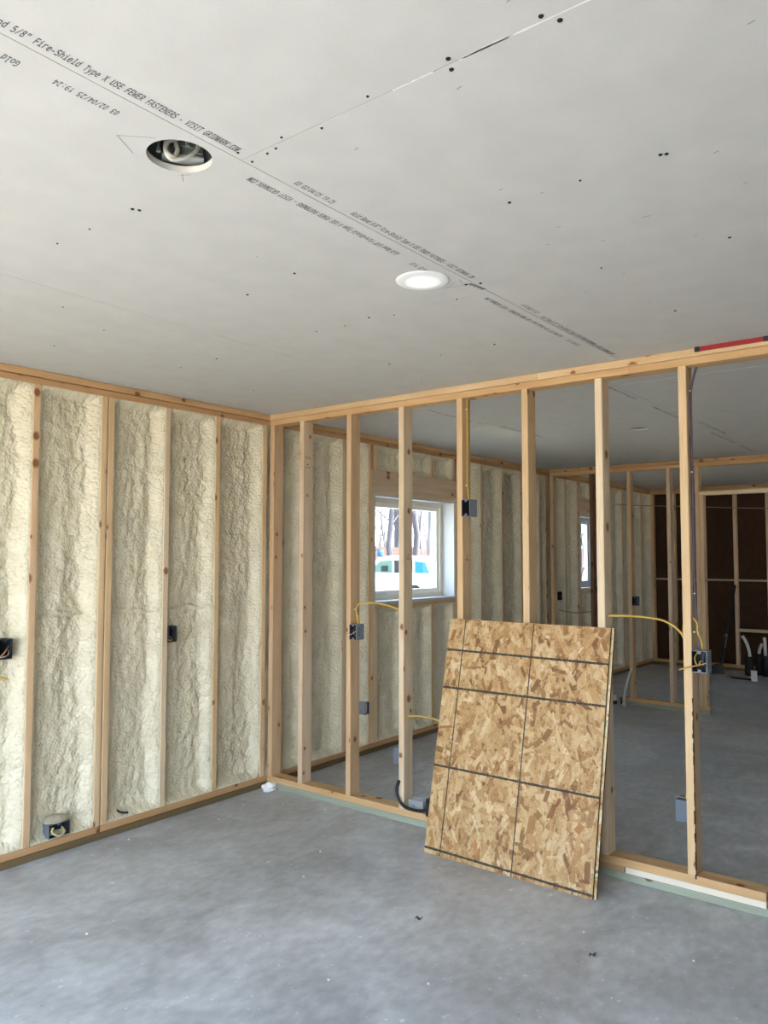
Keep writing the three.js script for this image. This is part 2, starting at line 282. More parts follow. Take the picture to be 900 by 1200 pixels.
// ---------------------------------------------------------------- left exterior wall
const wallLeft = struct('wall_left', 'insulated exterior stud wall filled with cream spray foam', 'wall');
{
  const W = wallLeft, XB = -0.14, zA = 6.5, zB = -7.59;
  const stud = (zHi, y0 = PB, y1 = PT, w = T) => lumber('stud', W, XB, 0, y0, y1, zHi - w, zHi);
  // plates
  const tp = [[4.095, 2.065], [2.065, 1.228], [1.228, -1.9], [-1.9, -5.0], [-5.0, zB]], up = [[4.095, 2.1], [2.1, -0.9], [-0.9, -4.0], [-4.0, zB]];
  for (const [a, b] of tp) lumber('top_plate', W, XB, 0, PT, PT + T - 0.004, b + 0.001, a, platewood[0]);
  for (const [a, b] of up) lumber('top_plate', W, XB, -0.002, PT + T, H - 0.001, b + 0.001, a, platewood[1]);
  for (const [a, b] of tp) lumber('sole_plate', W, XB, 0, T + 0.002, PB, b + 0.001, a, platewood[0]);
  for (const [a, b] of [[4.095, 0.75], [0.75, -0.66], [-0.66, -4.2], [-4.2, zB]]) lumber('sill_plate', W, XB, b > 0.7 || b > -0.7 ? -0.004 : -0.012, 0.0, T, b + 0.002, a, treatedBrown);
  // windows cut the wall
  const w1 = { z0: -2.316, z1: -1.141, y0: 1.155, y1: 2.022 }, w2 = { z0: -5.70, z1: -5.05, y0: 1.135, y1: 2.013 };
  const studs = [4.09, 3.69, 3.285, 2.878, 2.471, 2.065, 1.657, 1.270, 1.2255, 0.850, 0.467, 0.064, -0.10, -0.346, -0.752, -1.065, -1.103, -2.316, -2.354, -2.761, -3.177, -3.584, -3.99, -4.15, -4.36, -4.64, -4.975, -5.012, -5.70, -5.738, -6.40, -6.80, -7.1, -7.5];
  for (const z of studs) {
    if (Math.abs(z + 1.103) < 1e-6 || Math.abs(z + 2.316) < 1e-6 || z === -5.012 || z === -5.70) stud(z, PB, w1.y1 + T); else stud(z);
  }
  // header, trimmers, cripples over and under each window
  for (const w of [w1, w2]) {
    lumber('header', W, XB, -0.004, w.y1 + T, w.y1 + T + 0.157, w.z0 - T, w.z1 + T, pick(3));
    lumber('header_trim', W, XB, 0.0, w.y1, w.y1 + T, w.z0 - T * 0, w.z1, pick(9));
    lumber('window_sill_board', W, XB, 0.0, w.y0 - T - 0.004, w.y0 - 0.006, w.z0, w.z1, pick(8));
    const n = w === w1 ? [-1.1416, -1.52, -1.93, -2.2772] : [-5.051, -5.36];
    for (const z of n) { stud(z, w.y1 + T + 0.157, PT); stud(z, PB, w.y0 - T - 0.004); }
  }
  // foam in each bay
  const s = [...studs].sort((a, b) => b - a);
  for (let i = 0; i + 1 < s.length; i++) {
    const hi = s[i] - T, lo = s[i + 1]; if (hi - lo < 0.02 ) continue;
    const inWin = [w1, w2].find((w) => hi <= w.z1 + 0.08 && lo >= w.z0 - 0.08 && hi - lo > 0.4 && lo < w.z0 + 0.3);
    const near = hi > -0.05 && hi < 2.5, cell = near ? 0.007 : hi > -4 ? 0.013 : hi > 2.5 ? 0.03 : 0.02, rp = Math.min(0.078, (hi - lo) * 0.35), dp = hi - lo < 0.2 ? 0.03 : 0.066;
    if (inWin) {
      const z = inWin === w1 ? [-1.1416, -1.52, -1.93, -2.2772] : [-5.051, -5.36, -5.70];
      const edges = [...z]; 
      for (let k = 0; k + 1 < edges.length; k++) {
        const h2 = edges[k] - T, l2 = edges[k + 1]; if (h2 - l2 < 0.03) continue;
        foamBay(W, l2, h2, PB, inWin.y0 - T - 0.004, 0.016, i * 5 + k, { deep: 0.06, seam: 0.5, ramp: 0.06 });
        foamBay(W, l2, h2, inWin.y1 + T + 0.157, PT, 0.012, i * 5 + k + 60, { deep: 0.05, ramp: 0.05 });
      }
    } else foamBay(W, lo, hi, PB, PT, cell, i + 1, { deep: dp, ramp: rp, seam: hi < 1.7 && hi > 0.8 ? 1.215 : undefined });
  }
  // sheathing outside
  const o = []; const X0 = -0.16, X1 = XB;
  o.push([4.1, w1.z1, -0.2, 2.74], [w1.z0, w2.z1, -0.2, 2.74], [w2.z0, -8.0, -0.2, 2.74]);
  for (const w of [w1, w2]) o.push([w.z1, w.z0, -0.2, w.y0 - 0.01], [w.z1, w.z0, w.y1 + 0.01, 2.74]);
  for (const [a, b, y0, y1] of o) mesh('sheathing', span(X0, X1, y0, y1, b, a), std({ color: 0xb0946a }), W);
  // windows
  const vinyl = std({ color: 0xfbf8f2, roughness: 0.45 }), tan = std({ color: 0xefe4d0, roughness: 0.55 }), white = std({ color: 0xc4c6c8, roughness: 0.6 });
  const glass = new THREE.MeshPhysicalMaterial({ transmission: 1, thickness: 0, roughness: 0.0, color: 0xf6faf8, ior: 1.5 });
  [w1, w2].forEach((w, k) => {
    const G = struct('window_' + (k + 1), k ? 'narrow white twin casement window far along the foam wall' : 'wide white-framed window in the foam wall behind the stud partition', 'window');
    const f = 0.052, t = 0.034, xb = -0.215, xf = -0.13;
    const ring = (x0, x1, z0, z1, y0, y1, b) => merge([span(x0, x1, y1 - b, y1, z0, z1), span(x0, x1, y0, y0 + b, z0, z1), span(x0, x1, y0 + b, y1 - b, z0, z0 + b), span(x0, x1, y0 + b, y1 - b, z1 - b, z1)]);
    mesh('window_frame', ring(xb, xf, w.z0, w.z1, w.y0, w.y1, f), k ? white : tan, G);
    // white jamb boards lining the opening
    for (const g of [span(xf, -0.003, w.y1 - 0.014, w.y1, w.z0, w.z1), span(xf, 0.002, w.y0 - 0.006, w.y0 + 0.012, w.z0, w.z1), span(xf, -0.003, w.y0 + 0.012, w.y1 - 0.014, w.z0, w.z0 + 0.014), span(xf, -0.003, w.y0 + 0.012, w.y1 - 0.014, w.z1 - 0.014, w.z1)]) mesh('jamb_board', g, white, G);
    const panes = k ? [[w.z0 + f, (w.z0 + w.z1) / 2 - 0.02], [(w.z0 + w.z1) / 2 + 0.02, w.z1 - f]] : [[w.z0 + f, w.z1 - f]];
    if (k) { mesh('mullion', span(xb, xf, w.y0 + f, w.y1 - f, (w.z0 + w.z1) / 2 - 0.02, (w.z0 + w.z1) / 2 + 0.02), white, G); for (const y of [1.36, 1.78]) mesh('latch', merge([span(xf, xf + 0.02, y - 0.03, y + 0.03, (w.z0 + w.z1) / 2 - 0.012, (w.z0 + w.z1) / 2 + 0.012), box(0.014, 0.02, 0.05, xf + 0.026, y + 0.02, (w.z0 + w.z1) / 2)]), white, G); }
    for (const [a, b] of panes) {
      const S = mesh('sash', ring(xb + 0.015, xf - 0.02, a, b, w.y0 + f, w.y1 - f, t), k ? white : vinyl, G);
      mesh('pane', span(xb + 0.035, xb + 0.039, w.y0 + f + t, w.y1 - f - t, a + t, b - t), glass, S);
    }
  });
}

// ---------------------------------------------------------------- middle partition (open studs)
const wallMiddle = struct('wall_middle', 'open stud partition without drywall across the room', 'wall');
{
  const W = wallMiddle;
  // upper plate, lower plate
  for (const [a, b] of [[0.0, 2.0], [2.0, 5.2]]) lumber('top_plate', W, a, b - 0.001, PT + T, H - 0.0008, -D2, 0, wood[1 + (a > 1)]);
  for (const [a, b] of [[0.0, 2.49], [2.49, 5.2]]) lumber('top_plate', W, a, b - 0.001, PT, PT + T - 0.002, -D2, 0.001, platewood[1]);
  // treated plate on the slab
  lumber('sill_plate', W, 0.0, 5.2, 0, T, -D2, 0, treatedGreen);
  // sole plate lifted by shims towards the right
  const lift = (x) => 0.001 + 0.027 * smooth(x, 1.3, 2.6);
  {
    const g = board(T, D2, 3.04, 501).rotateZ(-Math.PI / 2), seg = 24;
    // re-cut the long board into short lengths so that it can follow the shims
    const parts = []; for (let i = 0; i < seg; i++) { const x0 = 3.04 * i / seg, x1 = 3.04 * (i + 1) / seg; const q = new THREE.BoxGeometry(x1 - x0, T - 0.001, D2).translate((x0 + x1) / 2, T + T / 2, -D2 / 2), p = q.attributes.position, u = q.attributes.uv, n = q.attributes.normal; for (let k = 0; k < p.count; k++) { p.setY(k, p.getY(k) + lift(p.getX(k))); const side = Math.abs(n.getY(k)) > 0.5 ? p.getZ(k) : p.getY(k) - 0.3; u.setXY(k, side / WOOD_U, p.getX(k) / WOOD_V); } parts.push(q); }
    mesh('sole_plate', merge(parts), platewood[1], W);
  }
  const wedge = (x0, x1) => { const q = new THREE.BoxGeometry(x1 - x0, 1, D2, 10, 1, 1).translate((x0 + x1) / 2, 0.5, -D2 / 2), p = q.attributes.position; for (let k = 0; k < p.count; k++) p.setY(k, T + p.getY(k) * Math.max(0.0005, lift(p.getX(k)) - 0.0005)); return q; };
  mesh('shim', wedge(1.45, 2.425), std({ color: 0xb59269 }), W);
  mesh('shim', wedge(2.43, 3.04), std({ color: 0xe6dac4 }), W);
  // studs
  lumber('stud', W, 0.002, 0.040, PB + 0.0005, PT, -D2, 0, wood[7]);
  const mats = [6, 7, 0, 4, 1, 9, 10];
  for (let i = 0; i < 7; i++) { const x = 0.2788 + 0.4064 * i; lumber('stud', W, x, x + T, T + T + lift(x), PT, -D2, 0, wood[mats[i]]); }
  {
    // strip of bark left along one edge of the nearest stud
    const x0 = 0.2788 + 0.4064 * 6 + T, parts = [];
    for (let k = 0; k < 40; k++) { const y = 0.1 + k * 0.02, w = 0.005 + 0.004 * n2(k * 0.35, 2); parts.push(box(w, 0.0202, 0.0012, x0 - w / 2 + 0.0005, y, 0.0002), box(0.0012, 0.0202, w * 1.3, x0 + 0.0002, y, -w * 0.65)); }
    mesh('bark_edge', merge(parts), std({ color: 0x4a2f20, roughness: 1 }), W);
  }
  for (const x of [4.0, 4.4, 4.8, 5.16]) lumber('stud', W, x, x + T, T, PT, -D2, 0);
}

{
  // ink stamps on two studs and the pencilled number on the first one
  const ink = (w, h, draw) => { const t = canvasTexture(96, Math.round(96 * h / w), (c, W, Hh) => { c.clearRect(0, 0, W, Hh); c.fillStyle = 'rgba(52,36,26,0.85)'; draw(c, W, Hh); }); return [new THREE.PlaneGeometry(w, h).rotateY(Math.PI / 2), std({ map: t, transparent: true, roughness: 0.9 })]; };
  const put = (k, i, y, z) => { const o = mesh('ink_stamp', k[0], k[1], wallMiddle, [0.2788 + 0.4064 * i + T + 0.0006, y, z]); o.castShadow = false; };
  put(ink(0.05, 0.03, (c, W, Hh) => { c.font = 'bold 52px monospace'; c.textAlign = 'center'; c.fillText('35', W / 2, Hh - 8); }), 0, 1.926, -0.035);
  put(ink(0.055, 0.02, (c, W, Hh) => { for (const x of [6, 52]) for (let k = 0; k < 4; k++) c.fillRect(x + (k % 2) * 14, 2 + k * 8, 20, 5); }), 0, 2.175, -0.04);
  put(ink(0.05, 0.03, (c, W, Hh) => { c.fillRect(30, 4, 26, 14); c.fillRect(4, Hh - 14, 34, 8); c.fillRect(52, Hh - 14, 36, 8); }), 0, 2.12, -0.04);
  const mill = ink(0.042, 0.034, (c, W, Hh) => { c.fillRect(34, 4, 24, 12); c.fillRect(26, 28, 40, 6); c.fillRect(4, Hh - 26, 30, 7); c.fillRect(40, Hh - 26, 20, 7); c.fillRect(66, Hh - 26, 26, 7); c.fillRect(10, Hh - 10, 76, 5); });
  put(mill, 2, 1.525, -0.045); put(mill, 3, 1.52, -0.045);
}

// ---------------------------------------------------------------- far partition with a doorway
const wallFar = struct('wall_far', 'short stud partition with a doorway further back', 'wall');
{
  const W = wallFar, z0 = -4.26 - D2, z1 = -4.26;
  for (const [a, b] of [[0, 2.3], [2.3, 5.2]]) { lumber('top_plate', W, a, b - 0.001, PT + T, H - 0.0008, z0, z1, platewood[0]); lumber('top_plate', W, a, b - 0.001, PT, PT + T - 0.0006, z0, z1, platewood[1]); }
  lumber('sill_plate', W, 0.785, 1.655, 0, T, z0, z1, treatedGreen); lumber('sole_plate', W, 0.785, 1.655, T, PB, z0, z1, platewood[1]);
  mesh('plate_end_seal', span(0.77, 0.785, 0.0, 0.07, z0, z1), std({ color: 0x17171a }), W);
  lumber('sill_plate', W, 0.0, 0.53, 0, T, z0, z1, treatedBrown); lumber('sole_plate', W, 0, 0.53, T, PB, z0, z1, platewood[0]);
  lumber('stud', W, 0.002, T, PB, PT, z0, z1); lumber('stud', W, 0.461, 0.499, PB, PT, z0, z1, darkwood);
  for (const x of [0.872, 1.278]) lumber('stud', W, x, x + T, PB, PT, z0, z1, wood[x > 1 ? 6 : 7]);
  lumber('stud', W, 1.556, 1.556 + T, PB, PT, z0, z1, wood[8]); lumber('stud', W, 1.5955, 1.5955 + T, PB, 2.128, z0, z1, wood[1]);
  lumber('door_header', W, 1.5955, 2.6, 2.128, 2.166, z0, z1, wood[9]);
  for (const x of [2.56, 2.6, 3.0, 3.4, 3.8]) lumber('stud', W, x + 0.004, x + 0.004 + T, 0, x < 2.6 ? 2.128 : PT, z0, z1);
}

// ---------------------------------------------------------------- back wall: dark fibreboard behind studs
const wallBack = struct('wall_back', 'dark brown fibreboard end wall behind bare studs', 'wall');
{
  const W = wallBack, z1 = -7.5, z0 = -7.59, fm = texture(256, 256, (x, y) => { const t = 70 + 10 * fbm(x / 30, y / 30) + 6 * (R() - 0.5); return [t, t * 0.66, t * 0.42]; }, true), fib = std({ map: fm, roughness: 0.95 });
  for (const [a, b] of [[-0.14, 2.4], [2.4, 7.5]]) { lumber('top_plate', W, a, b - 0.001, PT + T, H - 0.0008, z0, z1, platewood[0]); lumber('top_plate', W, a, b - 0.001, PT, PT + T - 0.0006, z0, z1, platewood[1]); lumber('sole_plate', W, a, b - 0.001, T, PB, z0, z1, platewood[1]); lumber('sill_plate', W, a, b - 0.001, 0, T, z0, z1, treatedBrown); }
  for (const x of [0.0, 0.30, 0.706, 1.112, 1.518, 1.925, 2.33, 2.74, 3.14, 3.55, 4.0]) lumber('stud', W, x, x + T, PB, PT, z0, z1);
  lumber('blocking', W, 1.151, 1.517, 0.52, 0.558, z0, z1 + 0.0, wood[3]);
  const cuts = [-0.16, 1.13, 2.35, 3.57, 4.79, 6.0, 7.65];
  for (let i = 0; i + 1 < cuts.length; i++) { mesh('fibreboard_panel', span(cuts[i] + 0.001, cuts[i + 1] - 0.001, -0.2, 1.199, z0 - 0.014, z0 - 0.001), fib, W); mesh('fibreboard_panel', span(cuts[i] + 0.001, cuts[i + 1] - 0.001, 1.207, 2.74, z0 - 0.014, z0 - 0.001), fib, W); }
  mesh('joint_tape', span(-0.14, 7.5, 1.190, 1.216, z0 - 0.001, z0 + 0.001), std({ color: 0xb9a48a }), W);
  mesh('outer_sheathing', span(-0.2, 7.8, -0.2, 2.74, z0 - 0.06, z0 - 0.02), fib, W);
}

// ---------------------------------------------------------------- walls behind and beside the camera, with the openings that let the day in
const plain = std({ color: 0x6a4d36, roughness: 0.9 });
{
  const W = struct('wall_rear', 'rear wall with an open doorway', 'wall'), a = 4.1, b = 4.3;
  for (const [x0, x1, y0, y1] of [[-0.16, 0.45, -0.2, 2.74], [4.2, 7.7, -0.2, 2.74], [0.45, 4.2, 2.15, 2.74]]) mesh('wall_section', span(x0, x1, y0, y1, a, b), plain, W);
  const V = struct('wall_right', 'dark right side wall with a window opening in the far room', 'wall'); 
  const Z = [4.3, -5.0, -6.2, -8];
  for (let i = 0; i + 1 < Z.length; i++) if (i % 2 === 0) mesh('wall_section', span(7.5, 7.7, -0.2, 2.74, Z[i + 1], Z[i]), plain, V); else { mesh('wall_section', span(7.5, 7.7, -0.2, 0.8, Z[i + 1], Z[i]), plain, V); mesh('wall_section', span(7.5, 7.7, 2.1, 2.74, Z[i + 1], Z[i]), plain, V); }
}

// ================================================================ OBJECTS
// ---------------------------------------------------------------- strand board sheets leaning on the partition
{
  const W = 0.914, L = 1.213, th = 0.0112, r = rng(909);
  const pal = ['#d8bf95', '#cdae7e', '#e2cda6', '#c39f6d', '#b48d59', '#dcc59a', '#9c7342', '#eddcbb', '#c9a875', '#855d33', '#d0b281', '#e0c99f'];
  const paint = (lines) => (c, w, h) => {
    c.fillStyle = '#b8945f'; c.fillRect(0, 0, w, h);
    for (let i = 0; i < 5200; i++) {
      const big = r() < 0.5, l = (big ? 78 : 20) * (0.5 + r()), b = (big ? 27 : 6) * (0.5 + r()), a = (r() < 0.62 ? Math.PI / 2 + (r() - 0.5) * 1.3 : r() * Math.PI);
      c.save(); c.translate(r() * w, r() * h); c.rotate(a); c.globalAlpha = 0.5 + 0.45 * r();
      c.fillStyle = pal[Math.floor(Math.pow(r(), 1.15) * pal.length)];
      c.beginPath(); c.moveTo(-l / 2, -b / 2 * (0.6 + 0.4 * r())); c.lineTo(l / 2 * (0.8 + 0.2 * r()), -b / 2); c.lineTo(l / 2, b / 2 * (0.5 + 0.5 * r())); c.lineTo(-l / 2 * (0.7 + 0.3 * r()), b / 2); c.closePath(); c.fill();
      c.globalAlpha = 0.18; c.strokeStyle = '#6b4723'; c.lineWidth = 0.8; c.stroke();
      c.globalAlpha = 0.12; for (let k = 0; k < 3; k++) { const y = (r() - 0.5) * b; c.beginPath(); c.moveTo(-l * 0.45, y); c.lineTo(l * 0.45, y + (r() - 0.5) * 2); c.stroke(); }
      c.restore();
    }
    for (let i = 0; i < 1700; i++) { c.save(); c.translate(r() * w, r() * h); c.rotate(Math.PI / 2 + (r() - 0.5) * 2); c.globalAlpha = 0.4 + 0.5 * r(); c.fillStyle = ['#4f3418', '#6b4520', '#3e2811'][i % 3]; c.fillRect(0, 0, 3 + 9 * r(), 1 + 2 * r()); c.restore(); }
    for (const [x, y, l, b, a, col] of [[30, 88, 84, 30, 1.9, '#a0682f'], [505, 195, 60, 40, 2.2, '#c08a45'], [690, 880, 95, 34, 2.0, '#8a5a2c'], [590, 960, 110, 52, 1.8, '#a97f4c'], [370, 505, 40, 26, 1.2, '#8b5427'], [300, 1130, 90, 34, 1.3, '#c58f52'], [830, 930, 60, 44, 2.4, '#b97f43'], [520, 1010, 120, 44, 1.75, '#e8d4ac'], [180, 620, 120, 34, 1.9, '#e4cda1'], [700, 560, 130, 30, 1.2, '#e2cb9e']]) { c.save(); c.translate(x * w / 914, y * h / 1213); c.rotate(a); c.globalAlpha = 0.85; c.fillStyle = col; c.beginPath(); c.moveTo(-l / 2, -b / 4); c.lineTo(l / 3, -b / 2); c.lineTo(l / 2, b / 3); c.lineTo(-l / 3, b / 2); c.closePath(); c.fill(); c.restore(); }
    if (!lines) return;
    // the maker's dark nailing lines
    const rough = (x0, y0, x1, y1, t) => { const n = Math.hypot(x1 - x0, y1 - y0) / 2; for (let i = 0; i <= n; i++) { const q = i / n; c.globalAlpha = 0.55 + 0.4 * r(); c.fillStyle = r() < 0.15 ? '#6a5a3c' : '#33322a'; const s = t * (0.6 + 0.7 * r()); c.fillRect(x0 + (x1 - x0) * q - s / 2 + (r() - 0.5) * 1.5, y0 + (y1 - y0) * q - s / 2 + (r() - 0.5) * 1.5, s, s); } };
    const X = (u) => u / W * w, Y = (v) => (1 - v / L) * h;
    for (const [v0, v1] of [[1.045, 1.041], [0.843, 0.845], [0.437, 0.434], [0.028, 0.017]]) rough(0, Y(v0), w, Y(v1), 10);
    for (const u of [0.098, 0.507]) rough(X(u), 0, X(u - 0.001), h, 6);
  };
  const front = canvasTexture(1024, 1360, paint(true)), back = canvasTexture(512, 680, paint(false));
  const bump = texture(256, 256, (x, y) => { const v = 128 + 90 * n2(x * 0.11, y * 0.05) + 40 * n2(x * 0.4, y * 0.2); return [v, v, v]; });
  bump.repeat.set(5, 6);
  const face = std({ map: front, color: 0xe4d8c6, roughness: 0.62, bumpMap: bump, bumpScale: 0.0012 }), rear = std({ map: back, roughness: 0.75 });
  const edge = std({ color: 0x75563a, roughness: 0.95, map: texture(64, 64, (x, y) => { const t = 170 + 80 * n2(x * 0.3, y * 1.4); return [t, t * 0.95, t * 0.9]; }, true) }), green = std({ color: 0x1f4a36, roughness: 0.7 });
  const lean = Math.atan2(0.264, 1.184);
  const sheet = (name, label, x, z, w, edgeMat) => {
    const t = thing(name, label, 'board', [x, 0.0005, z], 0, undefined); t.rotation.x = -lean;
    const g = new THREE.BoxGeometry(w, L, th).translate(w / 2, L / 2, -th / 2), m = mesh('panel', g, [edge, edge, edge, edge, face, rear], t);
    return [t, m];
  };
  const [a, m] = sheet('strand_board', 'front sheet of strand board with dark grid lines leaning on the partition', 1.474, 0.2915, W, green);
  mesh('painted_edge', box(0.0012, L - 0.004, th - 0.001, W + 0.0004, L / 2, -th / 2), green, a);
  const [b] = sheet('strand_board', 'rear sheet of strand board hidden behind the gridded front one', 1.487, 0.2915 - th / Math.cos(lean) - 0.002, W, edge);
  b.children[0].material = [edge, edge, edge, edge, rear, rear];
}

// ---------------------------------------------------------------- wiring boxes and cables
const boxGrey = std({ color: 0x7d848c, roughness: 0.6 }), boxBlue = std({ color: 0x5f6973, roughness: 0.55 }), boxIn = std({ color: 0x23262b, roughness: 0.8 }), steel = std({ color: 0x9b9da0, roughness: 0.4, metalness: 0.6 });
const yellow = std({ color: 0xbfa046, roughness: 0.5 }), purple = std({ color: 0x5b5060, roughness: 0.55 }), whiteWire = std({ color: 0xc9c5b8, roughness: 0.5 }), blackWire = std({ color: 0x17171a, roughness: 0.5 }), orange = std({ color: 0xc09350, roughness: 0.6 }), copper = std({ color: 0xb0703c, roughness: 0.4, metalness: 0.8 }), clipMat = std({ color: 0xf2f0ea, roughness: 0.5 });
// outlet box: open mouth towards local +z at z = 0, centred on x, its foot at y = 0; side = the side nailed to the stud
function outlet(label, pos, turn, w, h, d, o = {}) {
  const t = thing('outlet_box', label, 'outlet box', pos, turn, o.group), q = 0.003, mat = o.mat ?? boxGrey;
  mesh('shell', merge([box(q, h, d, -w / 2 + q / 2, h / 2, -d / 2), box(q, h, d, w / 2 - q / 2, h / 2, -d / 2), box(w - 2 * q, q, d, 0, q / 2, -d / 2), box(w - 2 * q, q, d, 0, h - q / 2, -d / 2), box(w - 2 * q, h - 2 * q, q, 0, h / 2, -d + q / 2)]), mat, t);
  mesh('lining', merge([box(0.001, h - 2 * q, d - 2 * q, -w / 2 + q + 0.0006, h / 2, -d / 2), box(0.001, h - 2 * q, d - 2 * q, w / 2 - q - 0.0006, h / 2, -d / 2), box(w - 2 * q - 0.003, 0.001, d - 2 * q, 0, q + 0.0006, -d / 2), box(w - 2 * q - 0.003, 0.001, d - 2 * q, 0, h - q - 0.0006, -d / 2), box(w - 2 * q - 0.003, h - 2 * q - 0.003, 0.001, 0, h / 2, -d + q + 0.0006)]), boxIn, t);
  for (const y of [0.008, h - 0.008]) mesh('screw_lug', merge([box(0.014, 0.012, 0.006, 0, y, -0.005), new THREE.CylinderGeometry(0.003, 0.003, 0.003, 8).rotateX(Math.PI / 2).translate(0, y, -0.001)]), mat, t);
  if (o.nails) for (const y of [-0.004, h + 0.004]) { const n = new THREE.CylinderGeometry(0.0016, 0.0016, w + 0.02, 6).rotateZ(Math.PI / 2).translate(0, y, -d * 0.55); mesh('nail', n, steel, t); }
  if (o.rib) mesh('moulded_rib', merge([0, 1, 2].map((k) => box(0.0015, h * 0.12, d * 0.3, w / 2 + 0.0006, h * (0.3 + 0.2 * k), -d * 0.35))), boxBlue, t);
  for (const [pts, mt, rad] of o.wires ?? []) mesh('wire', tube(pts, rad ?? 0.0022, 30, 7), mt, t);
  return t;
}
const cable = (label, pts, r, mat, group, seg = 60) => tag(mesh('cable', tube(pts, r, seg, 8), mat), label, 'cable', group);
const CLIPS = 'white cable staples on the studs';
function clip(label, x, y, z, turn = 0) { const t = thing('cable_staple', label, 'staple', [x, y, z], turn); mesh('saddle', merge([box(0.020, 0.006, 0.008, 0, 0, 0.004), box(0.004, 0.006, 0.006, -0.008, 0, 0.0)]), clipMat, t); mesh('nail', new THREE.CylinderGeometry(0.0014, 0.0014, 0.01, 6).rotateX(Math.PI / 2).translate(0.008, 0, 0.006), steel, t); return t; }
const SX = (i) => 0.2788 + 0.4064 * i;   // left face of partition stud i
{
  const w = 0.056, h = 0.095, d = 0.075, F = 0.013;
  // on the second long stud, by the window
  outlet('grey outlet box with white moulded ribs below the window corner', [SX(1) + T + w / 2 + 0.0004, 1.018, F], 0, w, h, d, { rib: true, nails: false, wires: [[[[0.012, 0.09, -0.06], [0.005, 0.05, -0.02], [-0.02, 0.03, 0.006], [-0.045, 0.026, 0.012]], whiteWire], [[[0, 0.09, -0.06], [-0.01, 0.055, -0.02], [-0.005, 0.02, -0.03]], copper]] });
  cable('orange-yellow cable rising from the ribbed box and crossing to the next stud below the window', [[SX(1) + T + 0.03, 1.112, -0.05], [SX(1) + T + 0.022, 1.16, -0.045], [SX(1) + T + 0.012, 1.20, -0.042], [SX(1) + T + 0.03, 1.235, -0.045], [SX(1) + 0.13, 1.243, -0.045], [SX(1) + 0.27, 1.238, -0.045], [SX(2) - 0.002, 1.205, -0.045]], 0.0052, yellow);
  clip('white staple holding the cable above the ribbed outlet box', SX(1) + T + 0.001, 1.20, -0.042, Math.PI / 2);
  cable('short cable dropping beside the stud above the ribbed box', [[SX(1) + T + 0.012, 1.112, -0.055], [SX(1) + T + 0.008, 1.16, -0.05], [SX(1) + T + 0.007, 1.205, -0.044]], 0.005, yellow);
  // tall box high up on the fourth long stud
  outlet('dark-mouthed outlet box high on the stud right of the big window', [SX(3) + T + w / 2 + 0.0004, 1.748, F], 0, w, h, d, { wires: [[[[0.0, 0.09, -0.05], [0.018, 0.06, -0.02], [0.02, 0.03, -0.012], [0.012, 0.012, -0.03]], std({ color: 0xd9d08a, roughness: 0.5 })], [[[0, 0.02, -0.01], [-0.006, 0.006, 0.004], [0.008, -0.004, 0.004]], steel]] });
  cable('yellow cable running straight up the stud from the high box to the top plate', [[SX(3) + T + 0.02, 1.845, -0.035], [SX(3) + T + 0.012, 1.89, -0.04], [SX(3) + T + 0.007, 1.92, -0.042], [SX(3) + T + 0.006, 2.2, -0.044], [SX(3) + T + 0.006, PT - 0.002, -0.044]], 0.0052, yellow);
  clip('white staple on the yellow riser just above the high box', SX(3) + T + 0.001, 1.925, -0.042, Math.PI / 2); clip('white staple on the yellow riser right under the top plate', SX(3) + T + 0.001, 2.355, -0.044, Math.PI / 2);
  // double box with coloured wires on the last stud
  outlet('wide open outlet box with coiled yellow wires on the nearest stud', [SX(6) + T + 0.034 + 0.0004, 1.008, F], 0, 0.068, 0.098, 0.07, { rib: true, wires: [[[[-0.015, 0.094, -0.05], [-0.024, 0.06, -0.02], [-0.01, 0.03, -0.012], [0.0, 0.05, -0.03]], yellow, 0.003], [[[0.012, 0.094, -0.05], [0.008, 0.06, -0.03], [0.016, 0.03, -0.015]], purple, 0.003], [[[0.03, 0.045, -0.006], [0.0, 0.034, 0.004], [-0.03, 0.026, 0.012], [-0.085, 0.008, 0.014]], orange, 0.003], [[[0.02, 0.09, -0.05], [0.022, 0.05, -0.03], [0.0, 0.012, -0.02]], blackWire, 0.003]] });
  cable('yellow cable arching from behind the strand board to the nearest stud', [[SX(5) + T - 0.01, 1.238, -0.045], [SX(5) + 0.12, 1.242, -0.045], [SX(5) + 0.22, 1.240, -0.045], [SX(5) + 0.31, 1.226, -0.045], [SX(5) + 0.365, 1.195, -0.045], [SX(6) - 0.008, 1.15, -0.045], [SX(6) - 0.006, 1.0, -0.045], [SX(6) - 0.006, 0.7, -0.045], [SX(6) - 0.008, 0.46, -0.045], [SX(6) - 0.012, 0.425, -0.04]], 0.0055, yellow, undefined, 120);
  cable('yellow cable loop beside the left face of the nearest stud', [[SX(6) - 0.004, 1.14, -0.05], [SX(6) - 0.012, 1.18, -0.05], [SX(6) - 0.008, 1.225, -0.05], [SX(6) - 0.001, 1.24, -0.05]], 0.005, yellow);
  cable('yellow cable looping down into the wide open outlet box', [[SX(6) + T + 0.001, 1.25, -0.03], [SX(6) + T + 0.018, 1.225, -0.03], [SX(6) + T + 0.018, 1.19, -0.032], [SX(6) + T + 0.034, 1.14, -0.035], [SX(6) + T + 0.042, 1.104, -0.04]], 0.005, yellow);
  cable('purple cable stapled up the right face of the nearest stud', [[SX(6) + T + 0.03, PT - 0.001, -0.06], [SX(6) + T + 0.018, 2.36, -0.05], [SX(6) + T + 0.007, 2.30, -0.045], [SX(6) + T + 0.006, 1.9, -0.045], [SX(6) + T + 0.006, 1.35, -0.045], [SX(6) + T + 0.014, 1.2, -0.045], [SX(6) + T + 0.022, 1.104, -0.04]], 0.006, purple, undefined, 100);
